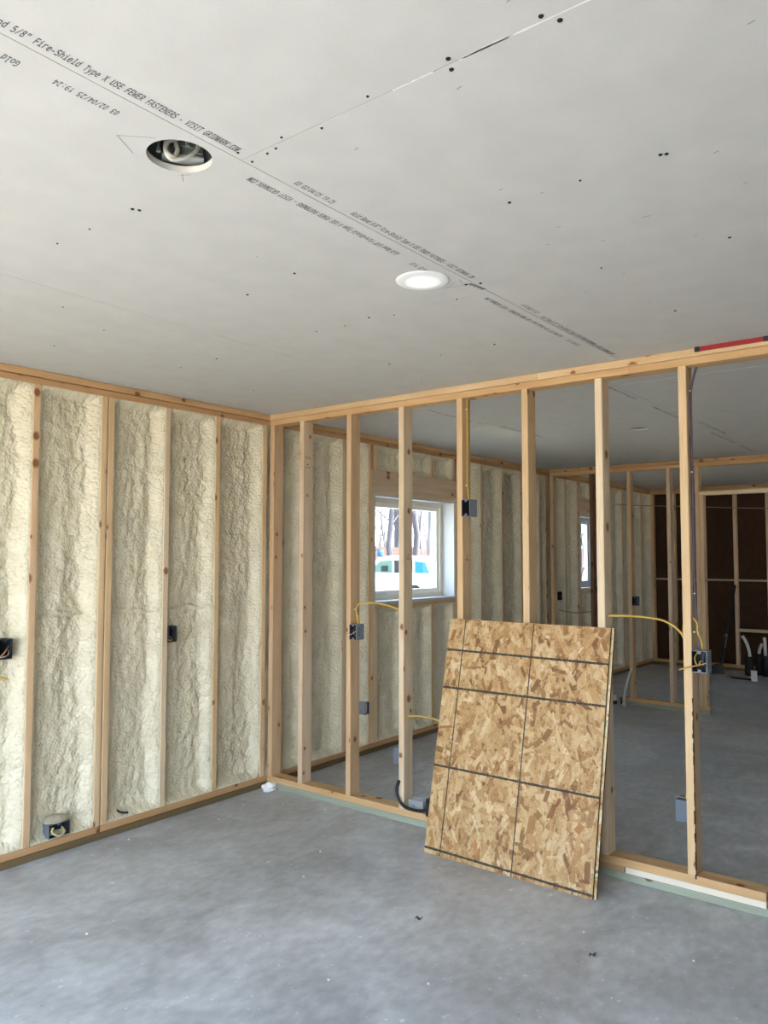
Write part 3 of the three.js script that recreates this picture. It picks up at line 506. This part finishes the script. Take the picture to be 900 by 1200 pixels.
  clip('top white staple on the purple cable', SX(6) + T + 0.001, 2.30, -0.044, Math.PI / 2); clip('middle white staple on the purple cable', SX(6) + T + 0.001, 1.92, -0.044, Math.PI / 2); clip('lowest white staple on the purple cable', SX(6) + T + 0.001, 1.36, -0.044, Math.PI / 2); clip('white staple where the yellow loop drops into the wide box', SX(6) + T + 0.001, 1.185, -0.034, Math.PI / 2); clip('white staple on the yellow cable low on the nearest stud', SX(6) - 0.001, 0.50, -0.045, -Math.PI / 2);
  // boxes facing the room behind: their closed backs show
  outlet('blue-grey outlet box low on the nearest stud showing its back', [SX(6) - w / 2 - 0.0004, 0.322, -0.102], Math.PI, 0.056, 0.095, 0.075, { mat: boxBlue, nails: true });
  outlet('blue-grey outlet box low on the stud left of the strand board showing its back', [SX(2) - w / 2 - 0.0004, 0.314, -0.102], Math.PI, 0.056, 0.095, 0.075, { mat: boxBlue });
  // steel box lying on the sole plate
  {
    const t = thing('junction_box', 'steel junction box sitting on the sole plate beside the strand board', 'junction box', [SX(2) + T + 0.075, 0.0775, -0.047], 0.0);
    mesh('body', merge([box(0.1, 0.058, 0.07, 0, 0.029, 0)]), std({ color: 0x9ea2a6, roughness: 0.55, metalness: 0.25 }), t); mesh('cover', merge([box(0.058, 0.004, 0.07, 0.02, 0.0605, 0), box(0.03, 0.006, 0.03, 0.015, 0.065, 0.0)]), steel, t); mesh('knockout', new THREE.CylinderGeometry(0.011, 0.011, 0.003, 16).rotateX(Math.PI / 2).translate(-0.015, 0.028, 0.036), steel, t);
    const p = tag(mesh('paper_scrap', span(SX(2) + 0.0, SX(2) + 0.075, 0.0765, 0.0775, -0.038, -0.006), std({ color: 0xf4f4f2 })), 'white paper scrap on the sole plate in front of the steel box', 'scrap');
    const c = thing('flexible_conduit', 'black flexible conduit curving along the sole plate to the strand board', 'conduit', [0, 0, 0]);
    mesh('hose', tube([[SX(2) + 0.012, 0.236, 0.012], [SX(2) - 0.002, 0.19, 0.016], [SX(2) + 0.008, 0.145, 0.02], [SX(2) + 0.05, 0.105, 0.022], [SX(2) + 0.11, 0.0945, 0.022], [SX(2) + 0.17, 0.099, 0.022], [SX(2) + 0.215, 0.112, 0.022]], 0.0088, 70, 12), blackWire, c);
    mesh('fitting', merge([box(0.03, 0.096, 0.04, SX(2) + 0.23, 0.128, 0.012)]), blackWire, c);
  }
  cable('yellow cable crossing from a stud to behind the strand board', [[SX(2) + T - 0.006, 0.596, -0.045], [SX(2) + 0.1, 0.606, -0.045], [SX(2) + 0.2, 0.606, -0.045], [SX(2) + 0.3, 0.588, -0.045], [SX(3) - 0.002, 0.56, -0.045]], 0.0052, yellow);
  // boxes along the foam wall (mouths face +x)
  outlet('black-mouthed outlet box with cut wires at the left edge of the foam wall', [0.012, 1.022, 1.774], Math.PI / 2, 0.068, 0.098, 0.07, { mat: boxIn, wires: [[[[0.03, 0.05, -0.03], [0.0, 0.03, 0.0], [-0.03, 0.012, 0.02], [-0.068, -0.002, 0.022]], std({ color: 0x4a3040 }), 0.0032], [[[0.03, 0.06, -0.03], [0.0, 0.04, 0.0], [-0.03, 0.022, 0.018], [-0.072, 0.008, 0.02]], orange, 0.0032], [[[0.03, 0.045, -0.03], [0.012, 0.025, 0.005], [-0.005, 0.018, 0.016], [-0.04, 0.014, 0.02]], whiteWire, 0.003]] });
  cable('short yellow cable stub poking from the foam under the left box', [[-0.06, 0.93, 1.84], [0.0, 0.945, 1.82], [0.015, 0.935, 1.785], [0.02, 0.925, 1.765]], 0.0055, yellow);
  {
    const t = outlet('wide blue-grey outlet box low in the foam with a yellow cable loop', [0.012, 0.088, 1.468], Math.PI / 2, 0.118, 0.07, 0.06, { mat: boxBlue, wires: [[[[-0.03, 0.035, -0.04], [-0.035, 0.05, 0.0], [-0.05, 0.038, 0.014], [-0.02, 0.014, 0.02], [0.02, 0.02, 0.012], [0.03, 0.035, -0.03]], std({ color: 0xd9c98a }), 0.0052]] });
    mesh('foam_cap', (() => { const g = new THREE.SphereGeometry(0.07, 24, 12), p = g.attributes.position; for (let i = 0; i < p.count; i++) p.setXYZ(i, p.getX(i) * 0.95, Math.max(-0.012, p.getY(i) * 0.32) + 0.004 * n3(p.getX(i) * 60, p.getY(i) * 60, p.getZ(i) * 60), p.getZ(i) * 0.62); g.computeVertexNormals(); return g.translate(0, 0.078, -0.04); })(), foamMat, t);
  }
  outlet('small black-mouthed outlet box on the third foam-wall stud', [0.012, 1.022, 0.85 - T - 0.029], Math.PI / 2, 0.056, 0.092, 0.06, { mat: boxIn, wires: [[[[0.0, 0.03, -0.03], [-0.01, 0.012, 0.005], [-0.045, 0.016, 0.012]], orange, 0.0025]] });
  outlet('grey outlet box on the foam wall seen low between the first studs', [0.012, 0.31, -1.065 + 0.030], Math.PI / 2, 0.056, 0.095, 0.07, {});
  outlet('black-mouthed outlet box on the foam wall beyond the second partition', [0.012, 1.035, -4.49], Math.PI / 2, 0.056, 0.092, 0.06, { mat: boxIn, wires: [[[[0.0, 0.05, -0.03], [-0.03, 0.05, 0.01], [-0.1, 0.04, 0.02]], blackWire, 0.0025]] });
  tag(mesh('cable_stub', tube([[-0.07, 0.11, 1.09], [-0.01, 0.106, 1.085], [0.006, 0.104, 1.06]], 0.006, 16, 8), blackWire), 'black cable stub poking out of the foam near the floor', 'cable');
  outlet('grey outlet box on the far partition beside its first stud', [0.872 + T + 0.0284, 1.02, -4.248], 0, 0.056, 0.095, 0.07, { mat: boxBlue });
  cable('orange cable sagging along the foam wall behind the far partition', [[0.03, 0.93, -4.4], [0.05, 0.895, -4.6], [0.05, 0.872, -4.85], [0.05, 0.865, -5.15], [0.05, 0.88, -5.6]], 0.0055, orange);
  cable('thin cable stretched high across the far room', [[0.02, 2.19, -6.0], [0.4, 2.165, -6.05], [0.9, 2.138, -6.1], [1.5, 2.10, -6.15], [2.4, 2.06, -6.2]], 0.005, std({ color: 0x8a8378, roughness: 0.6 }));
}
// ---------------------------------------------------------------- ceiling fittings
{
  const [hx, hz] = HOLE, t = thing('recessed_light_housing', 'open recessed light housing with loose wire loops in the ceiling hole', 'light housing', [hx, H + 0.016, hz]);
  const can = std({ color: 0x7f8781, roughness: 0.5, metalness: 0.3, side: THREE.DoubleSide }), zinc = std({ color: 0xb9bcb8, roughness: 0.35, metalness: 0.7 });
  mesh('mounting_plate', (() => { const s = new THREE.Shape(); s.moveTo(-0.14, -0.13); s.lineTo(0.14, -0.13); s.lineTo(0.14, 0.13); s.lineTo(-0.14, 0.13); s.closePath(); const h = new THREE.Path(); h.absarc(0, 0, 0.083, 0, Math.PI * 2, true); s.holes.push(h); return new THREE.ExtrudeGeometry(s, { depth: 0.0015, bevelEnabled: false, curveSegments: 36 }).rotateX(-Math.PI / 2).translate(0, 0.001, 0); })(), zinc, t);
  mesh('can', merge([new THREE.CylinderGeometry(0.098, 0.098, 0.12, 40, 1, true).translate(0, 0.062, 0), new THREE.CylinderGeometry(0.098, 0.098, 0.002, 40).translate(0, 0.122, 0)]), can, t);
  // laid out along the line of the room: a = across, h = up, b = towards the far partition corner
  const at = (a, h, b) => [0.6 * a - 0.8 * b, h - 0.016, -0.8 * a - 0.6 * b], turnBox = (g, a, h, b) => { const p = at(a, h, b); return g.rotateY(Math.atan2(0.8, 0.6)).translate(...p); };
  mesh('wiring_box', turnBox(new THREE.BoxGeometry(0.095, 0.075, 0.03), 0.008, 0.062, 0.068), std({ color: 0x7c867f, roughness: 0.45, metalness: 0.3 }), t);
  mesh('box_flange', turnBox(new THREE.BoxGeometry(0.1, 0.004, 0.04), 0.008, 0.024, 0.058), zinc, t);
  mesh('bracket', merge([turnBox(new THREE.BoxGeometry(0.02, 0.003, 0.012), 0.045, 0.034, 0.045), turnBox(new THREE.BoxGeometry(0.003, 0.014, 0.012), 0.036, 0.028, 0.045), turnBox(new THREE.BoxGeometry(0.05, 0.003, 0.006), 0.01, 0.052, 0.05)]), zinc, t);
  mesh('wire_loop', tube([at(0.0, 0.075, 0.05), at(-0.012, 0.06, 0.035), at(-0.03, 0.045, 0.025), at(-0.032, 0.022, 0.025), at(-0.015, 0.014, 0.03), at(-0.006, 0.03, 0.035), at(-0.008, 0.052, 0.045), at(-0.014, 0.07, 0.055)], 0.0058, 60, 10), whiteWire, t);
  mesh('wire_loop', tube([at(-0.028, 0.05, 0.03), at(-0.034, 0.025, 0.028), at(-0.018, 0.006, 0.03), at(0.008, 0.012, 0.03), at(0.03, 0.028, 0.035), at(0.042, 0.048, 0.045), at(0.046, 0.07, 0.055)], 0.005, 60, 10), whiteWire, t);
  mesh('wire_loop', tube([at(-0.03, 0.056, 0.04), at(-0.026, 0.03, 0.036), at(-0.008, 0.014, 0.036), at(0.012, 0.018, 0.036), at(0.034, 0.036, 0.04), at(0.046, 0.058, 0.05)], 0.0042, 60, 10), std({ color: 0xa9a79c, roughness: 0.5 }), t);
  for (const [a, h, b] of [[-0.05, 0.026, 0.03], [0.018, 0.058, 0.046]]) mesh('bolt', merge([turnBox(new THREE.CylinderGeometry(0.006, 0.006, 0.01, 6), a, h, b), turnBox(new THREE.CylinderGeometry(0.0032, 0.0032, 0.04, 8), a, h + 0.024, b)]), zinc, t);
}
{
  const t = thing('ceiling_light', 'flat round white LED ceiling light beside the printed joint', 'ceiling light', [2.313, H, 1.488]);
  const prof = [[0.060, -0.0065], [0.064, -0.008], [0.086, -0.006], [0.0935, -0.002], [0.094, -0.0002]].map((p) => new THREE.Vector2(...p));
  mesh('trim_ring', new THREE.LatheGeometry(prof, 64), std({ color: 0xf2f2f0, roughness: 0.45, side: THREE.DoubleSide }), t);
  mesh('diffuser', new THREE.CylinderGeometry(0.0615, 0.0615, 0.004, 64).translate(0, -0.0052, 0), std({ color: 0xffffff, roughness: 0.5, emissive: 0xffffff, emissiveIntensity: 0.02 }), t);
  const g = new THREE.PointLight(0xffffff, 0.0006); g.position.set(2.313, H - 0.03, 1.488); g.castShadow = true; g.name = 'ceiling_light_glow'; scene.add(g);
  const f = thing('recessed_light_housing', 'small open light hole in the ceiling of the room behind', 'light housing', [1.77, H + 0.016, -2.12]);
  mesh('can', merge([new THREE.CylinderGeometry(0.09, 0.09, 0.1, 32, 1, true).translate(0, 0.052, 0), new THREE.CylinderGeometry(0.09, 0.09, 0.002, 32).translate(0, 0.1, 0)]), std({ color: 0x5c625e, roughness: 0.5, metalness: 0.35, side: THREE.DoubleSide }), f);
  mesh('wire_loop', tube([[0.05, 0.08, 0.0], [0.02, 0.02, 0.01], [-0.02, 0.03, 0.0], [-0.03, 0.08, 0.0]], 0.006, 30, 8), whiteWire, f);
}
// ---------------------------------------------------------------- red level along the top of the partition
{
  const t = thing('spirit_level', 'red bar with black end caps lying along the partition top at the ceiling', 'level', [2.80, H - 0.0215, 0.0025]), red = std({ color: 0x98101a, roughness: 0.45 }), blk = std({ color: 0x141416, roughness: 0.6 });
  mesh('bar', box(0.27, 0.019, 0.012, 0.155, 0.0105, 0.006), red, t); mesh('end_cap', box(0.022, 0.0205, 0.014, 0.011, 0.0105, 0.007), blk, t); mesh('vial_block', box(0.03, 0.0195, 0.0135, 0.305, 0.0105, 0.00675), blk, t); mesh('bar', box(0.25, 0.019, 0.012, 0.445, 0.0105, 0.006), red, t);
}
// ---------------------------------------------------------------- things in the far rooms
{
  const blk = std({ color: 0x1b1a1a, roughness: 0.6 }), pexMat = std({ color: 0xd9d4c8, roughness: 0.4 });
  const s = thing('floor_scraper', 'long black-handled scraper leaning on the dark end wall', 'scraper', [1.015, 0, -7.06]);
  mesh('handle', tube([[0.0, 0.08, -0.03], [0.055, 0.58, -0.21], [0.112, 1.14, -0.425]], 0.015, 12, 10), blk, s);
  mesh('label', tube([[0.029, 0.33, -0.122], [0.046, 0.50, -0.182]], 0.0165, 6, 10), std({ color: 0x8f928c }), s);
  mesh('socket', tube([[-0.002, 0.05, -0.02], [0.018, 0.24, -0.088]], 0.024, 6, 10), blk, s);
  mesh('blade', (() => { const q = new THREE.Shape([[-0.075, 0], [0.075, 0], [0.07, 0.09], [0.03, 0.13], [-0.03, 0.13], [-0.07, 0.09]].map((a) => new THREE.Vector2(...a))); return new THREE.ExtrudeGeometry(q, { depth: 0.012, bevelEnabled: true, bevelSize: 0.003, bevelThickness: 0.003, bevelSegments: 1 }).rotateX(-0.25).rotateY(0.5).translate(-0.01, 0.004, 0.03); })(), std({ color: 0x3a3a38, roughness: 0.45, metalness: 0.4 }), s);
  const stub = (label, x, z, sleeve, pts) => { const t = thing('plumbing_riser', label, 'pipe', [x, 0, z]); mesh('sleeve', new THREE.LatheGeometry([[0.0, 0], [0.055, 0], [0.055, sleeve * 0.8], [0.046, sleeve], [0.0, sleeve]].map((q) => new THREE.Vector2(...q)), 20), blk, t); mesh('pipe', tube(pts, 0.02, 20, 10), pexMat, t); };
  stub('bent white pipe rising from the leftmost black sleeve by the end wall', 1.35, -7.17, 0.24, [[0.01, 0.22, 0], [0.0, 0.32, 0], [-0.03, 0.42, 0], [-0.075, 0.5, 0]]);
  stub('short tilted white pipe in the middle black sleeve by the end wall', 1.448, -7.3, 0.27, [[-0.01, 0.25, 0], [0.0, 0.32, 0], [0.03, 0.40, 0]]);
  stub('straight white pipe in the right black sleeve by the end wall', 1.545, -7.22, 0.26, [[-0.01, 0.24, 0], [-0.012, 0.36, 0], [-0.02, 0.49, 0]]);
  const b = thing('carton', 'small white carton on the floor before the black pipe sleeves', 'carton', [1.505, 0, -6.72], 0.3); mesh('body', box(0.065, 0.115, 0.05, 0, 0.0575, 0), std({ color: 0xe8e8e6 }), b); mesh('lid', box(0.068, 0.012, 0.053, 0, 0.121, 0), std({ color: 0xd8d8d6 }), b);
  const k = thing('pry_bar', 'dark flat pry bar lying on the far floor beside the carton', 'tool', [1.36, 0.002, -6.75], -0.25); mesh('shank', box(0.3, 0.018, 0.03, 0, 0.009, 0), blk, k); mesh('claw', box(0.05, 0.03, 0.045, -0.16, 0.015, 0), std({ color: 0x9a9a98, metalness: 0.5, roughness: 0.4 }), k);
  const p = thing('plastic_tube', 'pale plastic tube bent out of the floor beside the far doorway', 'tube', [0.835, 0, -4.18]); mesh('hose', tube([[0.004, 0.0, 0.0], [0.012, 0.12, 0.0], [0.035, 0.25, -0.02], [0.07, 0.38, -0.05]], 0.013, 24, 10), pexMat, p); mesh('collar', new THREE.CylinderGeometry(0.02, 0.02, 0.03, 16).translate(0.004, 0.015, 0), pexMat, p);
  const c = thing('plastic_block', 'pale plastic block with a dark underside at the far doorway', 'block', [0.69, 0, -4.24], 0.2); mesh('body', box(0.10, 0.06, 0.09, 0, 0.07, 0), std({ color: 0xc9c6bd }), c); mesh('foot', box(0.085, 0.04, 0.08, 0, 0.02, 0), std({ color: 0x2a2a2a }), c); 
}
// ---------------------------------------------------------------- crumbs, scraps and leaves on the floor
{
  const white = std({ color: 0xf4f3ee, roughness: 0.9 }), r = rng(3131);
  const chunk = (s, seed) => { const g = new THREE.IcosahedronGeometry(s, 3), p = g.attributes.position; for (let i = 0; i < p.count; i++) { const x = p.getX(i), y = p.getY(i), z = p.getZ(i), f = 1 + 0.45 * n3(x / s * 1.2 + seed, y / s * 1.2, z / s * 1.2) + 0.2 * n3(x / s * 4 + seed, y / s * 4, z / s * 4); p.setXYZ(i, x * f, Math.max(y * f * 0.7, -s * 0.45), z * f); } g.computeVertexNormals(); g.computeBoundingBox(); return g.translate(0, -g.boundingBox.min.y, 0); };
  tag(mesh('foam_chunk', chunk(0.042, 4), white, null, [0.075, 0, 0.045]), 'torn white foam chunk in the corner where both bottom plates meet', 'foam scrap');
  const G = 'white foam crumbs scattered on the concrete', small = [chunk(0.0048, 7), chunk(0.0033, 17), chunk(0.004, 27)];
  const spots = [[0.12, 1.13], [0.3, 1.0], [1.469, 1.431], [2.48, 0.595], [2.59, 0.338], [0.35, 0.2], [0.62, 0.11], [0.85, 0.16], [0.25, 0.62], [1.05, 0.62], [0.55, 1.5], [1.9, 1.5], [2.2, 1.3], [2.75, 0.98], [1.2, 0.9], [0.16, 0.35], [2.05, 0.42], [2.9, 0.55], [0.9, 1.85], [0.45, 0.45]];
  spots.forEach(([x, z], i) => { const m = tag(mesh('foam_crumb', small[i % 3], white, null, [x, 0, z]), 'tiny white foam crumb lying on the concrete floor', 'crumb', G); m.rotation.y = r() * 6; });
  const leafMat = std({ color: 0x4a3f34, roughness: 0.9, side: THREE.DoubleSide }), leaf = (s) => { const g = new THREE.PlaneGeometry(s, s * 0.42, 10, 4).rotateX(-Math.PI / 2), p = g.attributes.position; for (let i = 0; i < p.count; i++) { const t = p.getX(i) / s + 0.5; p.setZ(i, p.getZ(i) * Math.sin(Math.PI * clamp(t, 0.02, 0.98)) * 1.2); p.setY(i, 0.003 + 0.010 * Math.sin(t * 5) ** 2 + 0.05 * Math.abs(p.getZ(i))); } g.computeVertexNormals(); return g; };
  tag(mesh('dry_leaf', leaf(0.036), leafMat, null, [1.885, 0, 0.92]), 'dark dry leaf on the concrete left of the strand board foot', 'leaf').rotation.y = 0.5;
  tag(mesh('dry_leaf', leaf(0.034), leafMat, null, [2.585, 0, 0.755]), 'dark dry leaf on the concrete below the right strand board corner', 'leaf').rotation.y = 1.0;
}
// ---------------------------------------------------------------- outside: parked car and bare trees
{
  const t = thing('parked_car', 'white car parked outside the big window', 'car', [-16.4, -0.2, -19.3], -Math.PI / 2), paint = new THREE.MeshPhysicalMaterial({ color: 0xbfc3c7, roughness: 0.35, clearcoat: 0.8 }), dark = std({ color: 0x20262c, roughness: 0.15 }), rub = std({ color: 0x161616, roughness: 0.9 }), blue = new THREE.MeshPhysicalMaterial({ color: 0x2a6c96, roughness: 0.08, metalness: 0.2 });
  // profile: s runs from the nose (0) to the tail (4.7) along -z; extruded 1.8 towards -x
  const side = (pts, depth, x, mat, name, bevel = 0.04) => { const s = new THREE.Shape(pts.map((p) => new THREE.Vector2(...p))); const g = new THREE.ExtrudeGeometry(s, { depth, bevelEnabled: bevel > 0, bevelSize: bevel, bevelThickness: bevel, bevelSegments: 3 }).applyMatrix4(new THREE.Matrix4().makeBasis(new THREE.Vector3(0, 0, -1), new THREE.Vector3(0, 1, 0), new THREE.Vector3(1, 0, 0))).translate(x - depth, 0, 0); g.computeVertexNormals(); return mesh(name, g, mat, t); };
  side([[0.1, 0.35], [4.6, 0.35], [4.66, 0.9], [4.62, 1.06], [1.25, 1.06], [0.25, 0.96], [0.05, 0.75]], 1.72, -0.04, paint, 'body');
  side([[1.25, 1.04], [4.55, 1.04], [4.25, 1.58], [3.9, 1.66], [2.6, 1.69], [2.0, 1.60]], 1.5, -0.12, paint, 'cabin', 0.05);
  side([[1.55, 1.08], [2.68, 1.08], [2.68, 1.56], [2.12, 1.53]], 0.02, -0.052, std({ color: 0x4d6660, roughness: 0.12 }), 'window_glass', 0.002);
  side([[2.78, 1.08], [3.62, 1.08], [3.6, 1.54], [2.78, 1.56]], 0.02, -0.052, dark, 'window_glass', 0.002);
  side([[3.72, 1.08], [4.36, 1.08], [4.18, 1.48], [3.72, 1.53]], 0.02, -0.052, blue, 'window_glass', 0.002);
  mesh('windscreen', (() => { const g = new THREE.PlaneGeometry(1.36, 0.86); g.rotateX(-Math.PI / 2 + Math.atan2(0.56, 0.75)); return g.translate(-0.87, 1.36, -1.56); })(), dark, t);
  mesh('wing_mirror', new THREE.SphereGeometry(0.11, 16, 10).scale(0.8, 0.8, 1).translate(0.1, 1.14, -1.6), rub, t);
  mesh('headrest', new THREE.BoxGeometry(0.12, 0.2, 0.25).translate(-0.035, 1.25, -2.35), dark, t);
  for (const s of [0.9, 3.75]) for (const x of [-0.1, -1.66]) { const w = mesh('wheel', new THREE.CylinderGeometry(0.34, 0.34, 0.22, 28).rotateZ(Math.PI / 2).translate(x, 0.34, -s), rub, t); mesh('hub', new THREE.CylinderGeometry(0.2, 0.2, 0.24, 20).rotateZ(Math.PI / 2).translate(x, 0.34, -s), steel, w); }
  const bark = [std({ color: 0x5f5b5d, roughness: 1 }), std({ color: 0x504c50, roughness: 1 })], r = rng(808);
  const G = 'bare trees of the wood seen through the windows';
  const ground = (x) => -0.35 + 2.6 * smooth(-20 - x, 0, 16);
  const grow = (h, rad, seed) => {
    const q = rng(seed), parts = [], tr = new THREE.CylinderGeometry(rad * 0.35, rad, h, 9, 8), p = tr.attributes.position;
    for (let i = 0; i < p.count; i++) { const y = p.getY(i) / h; p.setX(i, p.getX(i) + 0.25 * n2(y * 1.6 + seed, 1)); p.setZ(i, p.getZ(i) + 0.25 * n2(y * 1.6 + seed, 5)); }
    tr.computeVertexNormals(); tr.translate(0, h / 2 - 0.3, 0);
    for (let k = 0; k < 16; k++) { const y = h * (0.18 + 0.8 * q()), a = q() * 6.28, l = (1 - y / h) * 2.4 + 0.6, b = [0, y, 0], m = [Math.cos(a) * l * 0.5, y + l * 0.3, Math.sin(a) * l * 0.5], e = [Math.cos(a + 0.3) * l, y + l * 0.8, Math.sin(a + 0.3) * l]; parts.push(tube([b, m, e], rad * 0.16, 6, 5)); parts.push(tube([m, [m[0] + (q() - 0.5), m[1] + 0.7, m[2] + (q() - 0.5)], [m[0] + 1.4 * (q() - 0.5), m[1] + 1.2, m[2] + 1.4 * (q() - 0.5)]], rad * 0.08, 5, 4)); }
    return [tr, merge(parts)];
  };
  const kinds = [grow(11, 0.16, 1), grow(13, 0.22, 2), grow(9, 0.11, 3)];
  const put = (x, sl, k) => { const z = 3.66 - (3.84 - x) * sl, y = ground(x), o = thing('bare_tree', 'bare grey tree in the wood outside the window', 'tree', [x, y, z], r() * 6, G); mesh('trunk', kinds[k][0], bark[k % 2], o); mesh('branches', kinds[k][1], bark[k % 2], o).userData.kind = 'stuff'; o.scale.setScalar(0.85 + 0.4 * r()); };
  const taken = [], far = (x, sl, gap) => { const z = 3.66 - (3.84 - x) * sl; if (taken.some(([a, b]) => Math.hypot(a - x, b - z) < gap)) return false; taken.push([x, z]); return true; };
  for (let i = 0, k = 0; i < 900 && k < 46; i++) { const x = -23 - 40 * Math.pow(r(), 0.8), sl = 1.2 + 0.36 * r(); if (far(x, sl, 3.2)) put(x, sl, k++ % 3); }
  for (let i = 0, k = 0; i < 100 && k < 6; i++) { const x = -20 - 16 * r(), sl = 2.22 + 0.22 * r(); if (far(x, sl, 4)) put(x, sl, k++ % 3); }
  const b = thing('water_barrel', 'blue barrel standing among the trees on the bank outside', 'barrel', [-30, ground(-30) - 0.05, -39.3]); mesh('body', new THREE.LatheGeometry([[0, 0], [0.2, 0], [0.23, 0.2], [0.23, 0.42], [0.2, 0.58], [0, 0.58]].map((q) => new THREE.Vector2(...q)), 24), std({ color: 0x2f5f9a, roughness: 0.5 }), b); mesh('lid', new THREE.CylinderGeometry(0.21, 0.21, 0.04, 24).translate(0, 0.59, 0), std({ color: 0x27507f }), b);
}

renderer.render(scene, camera);
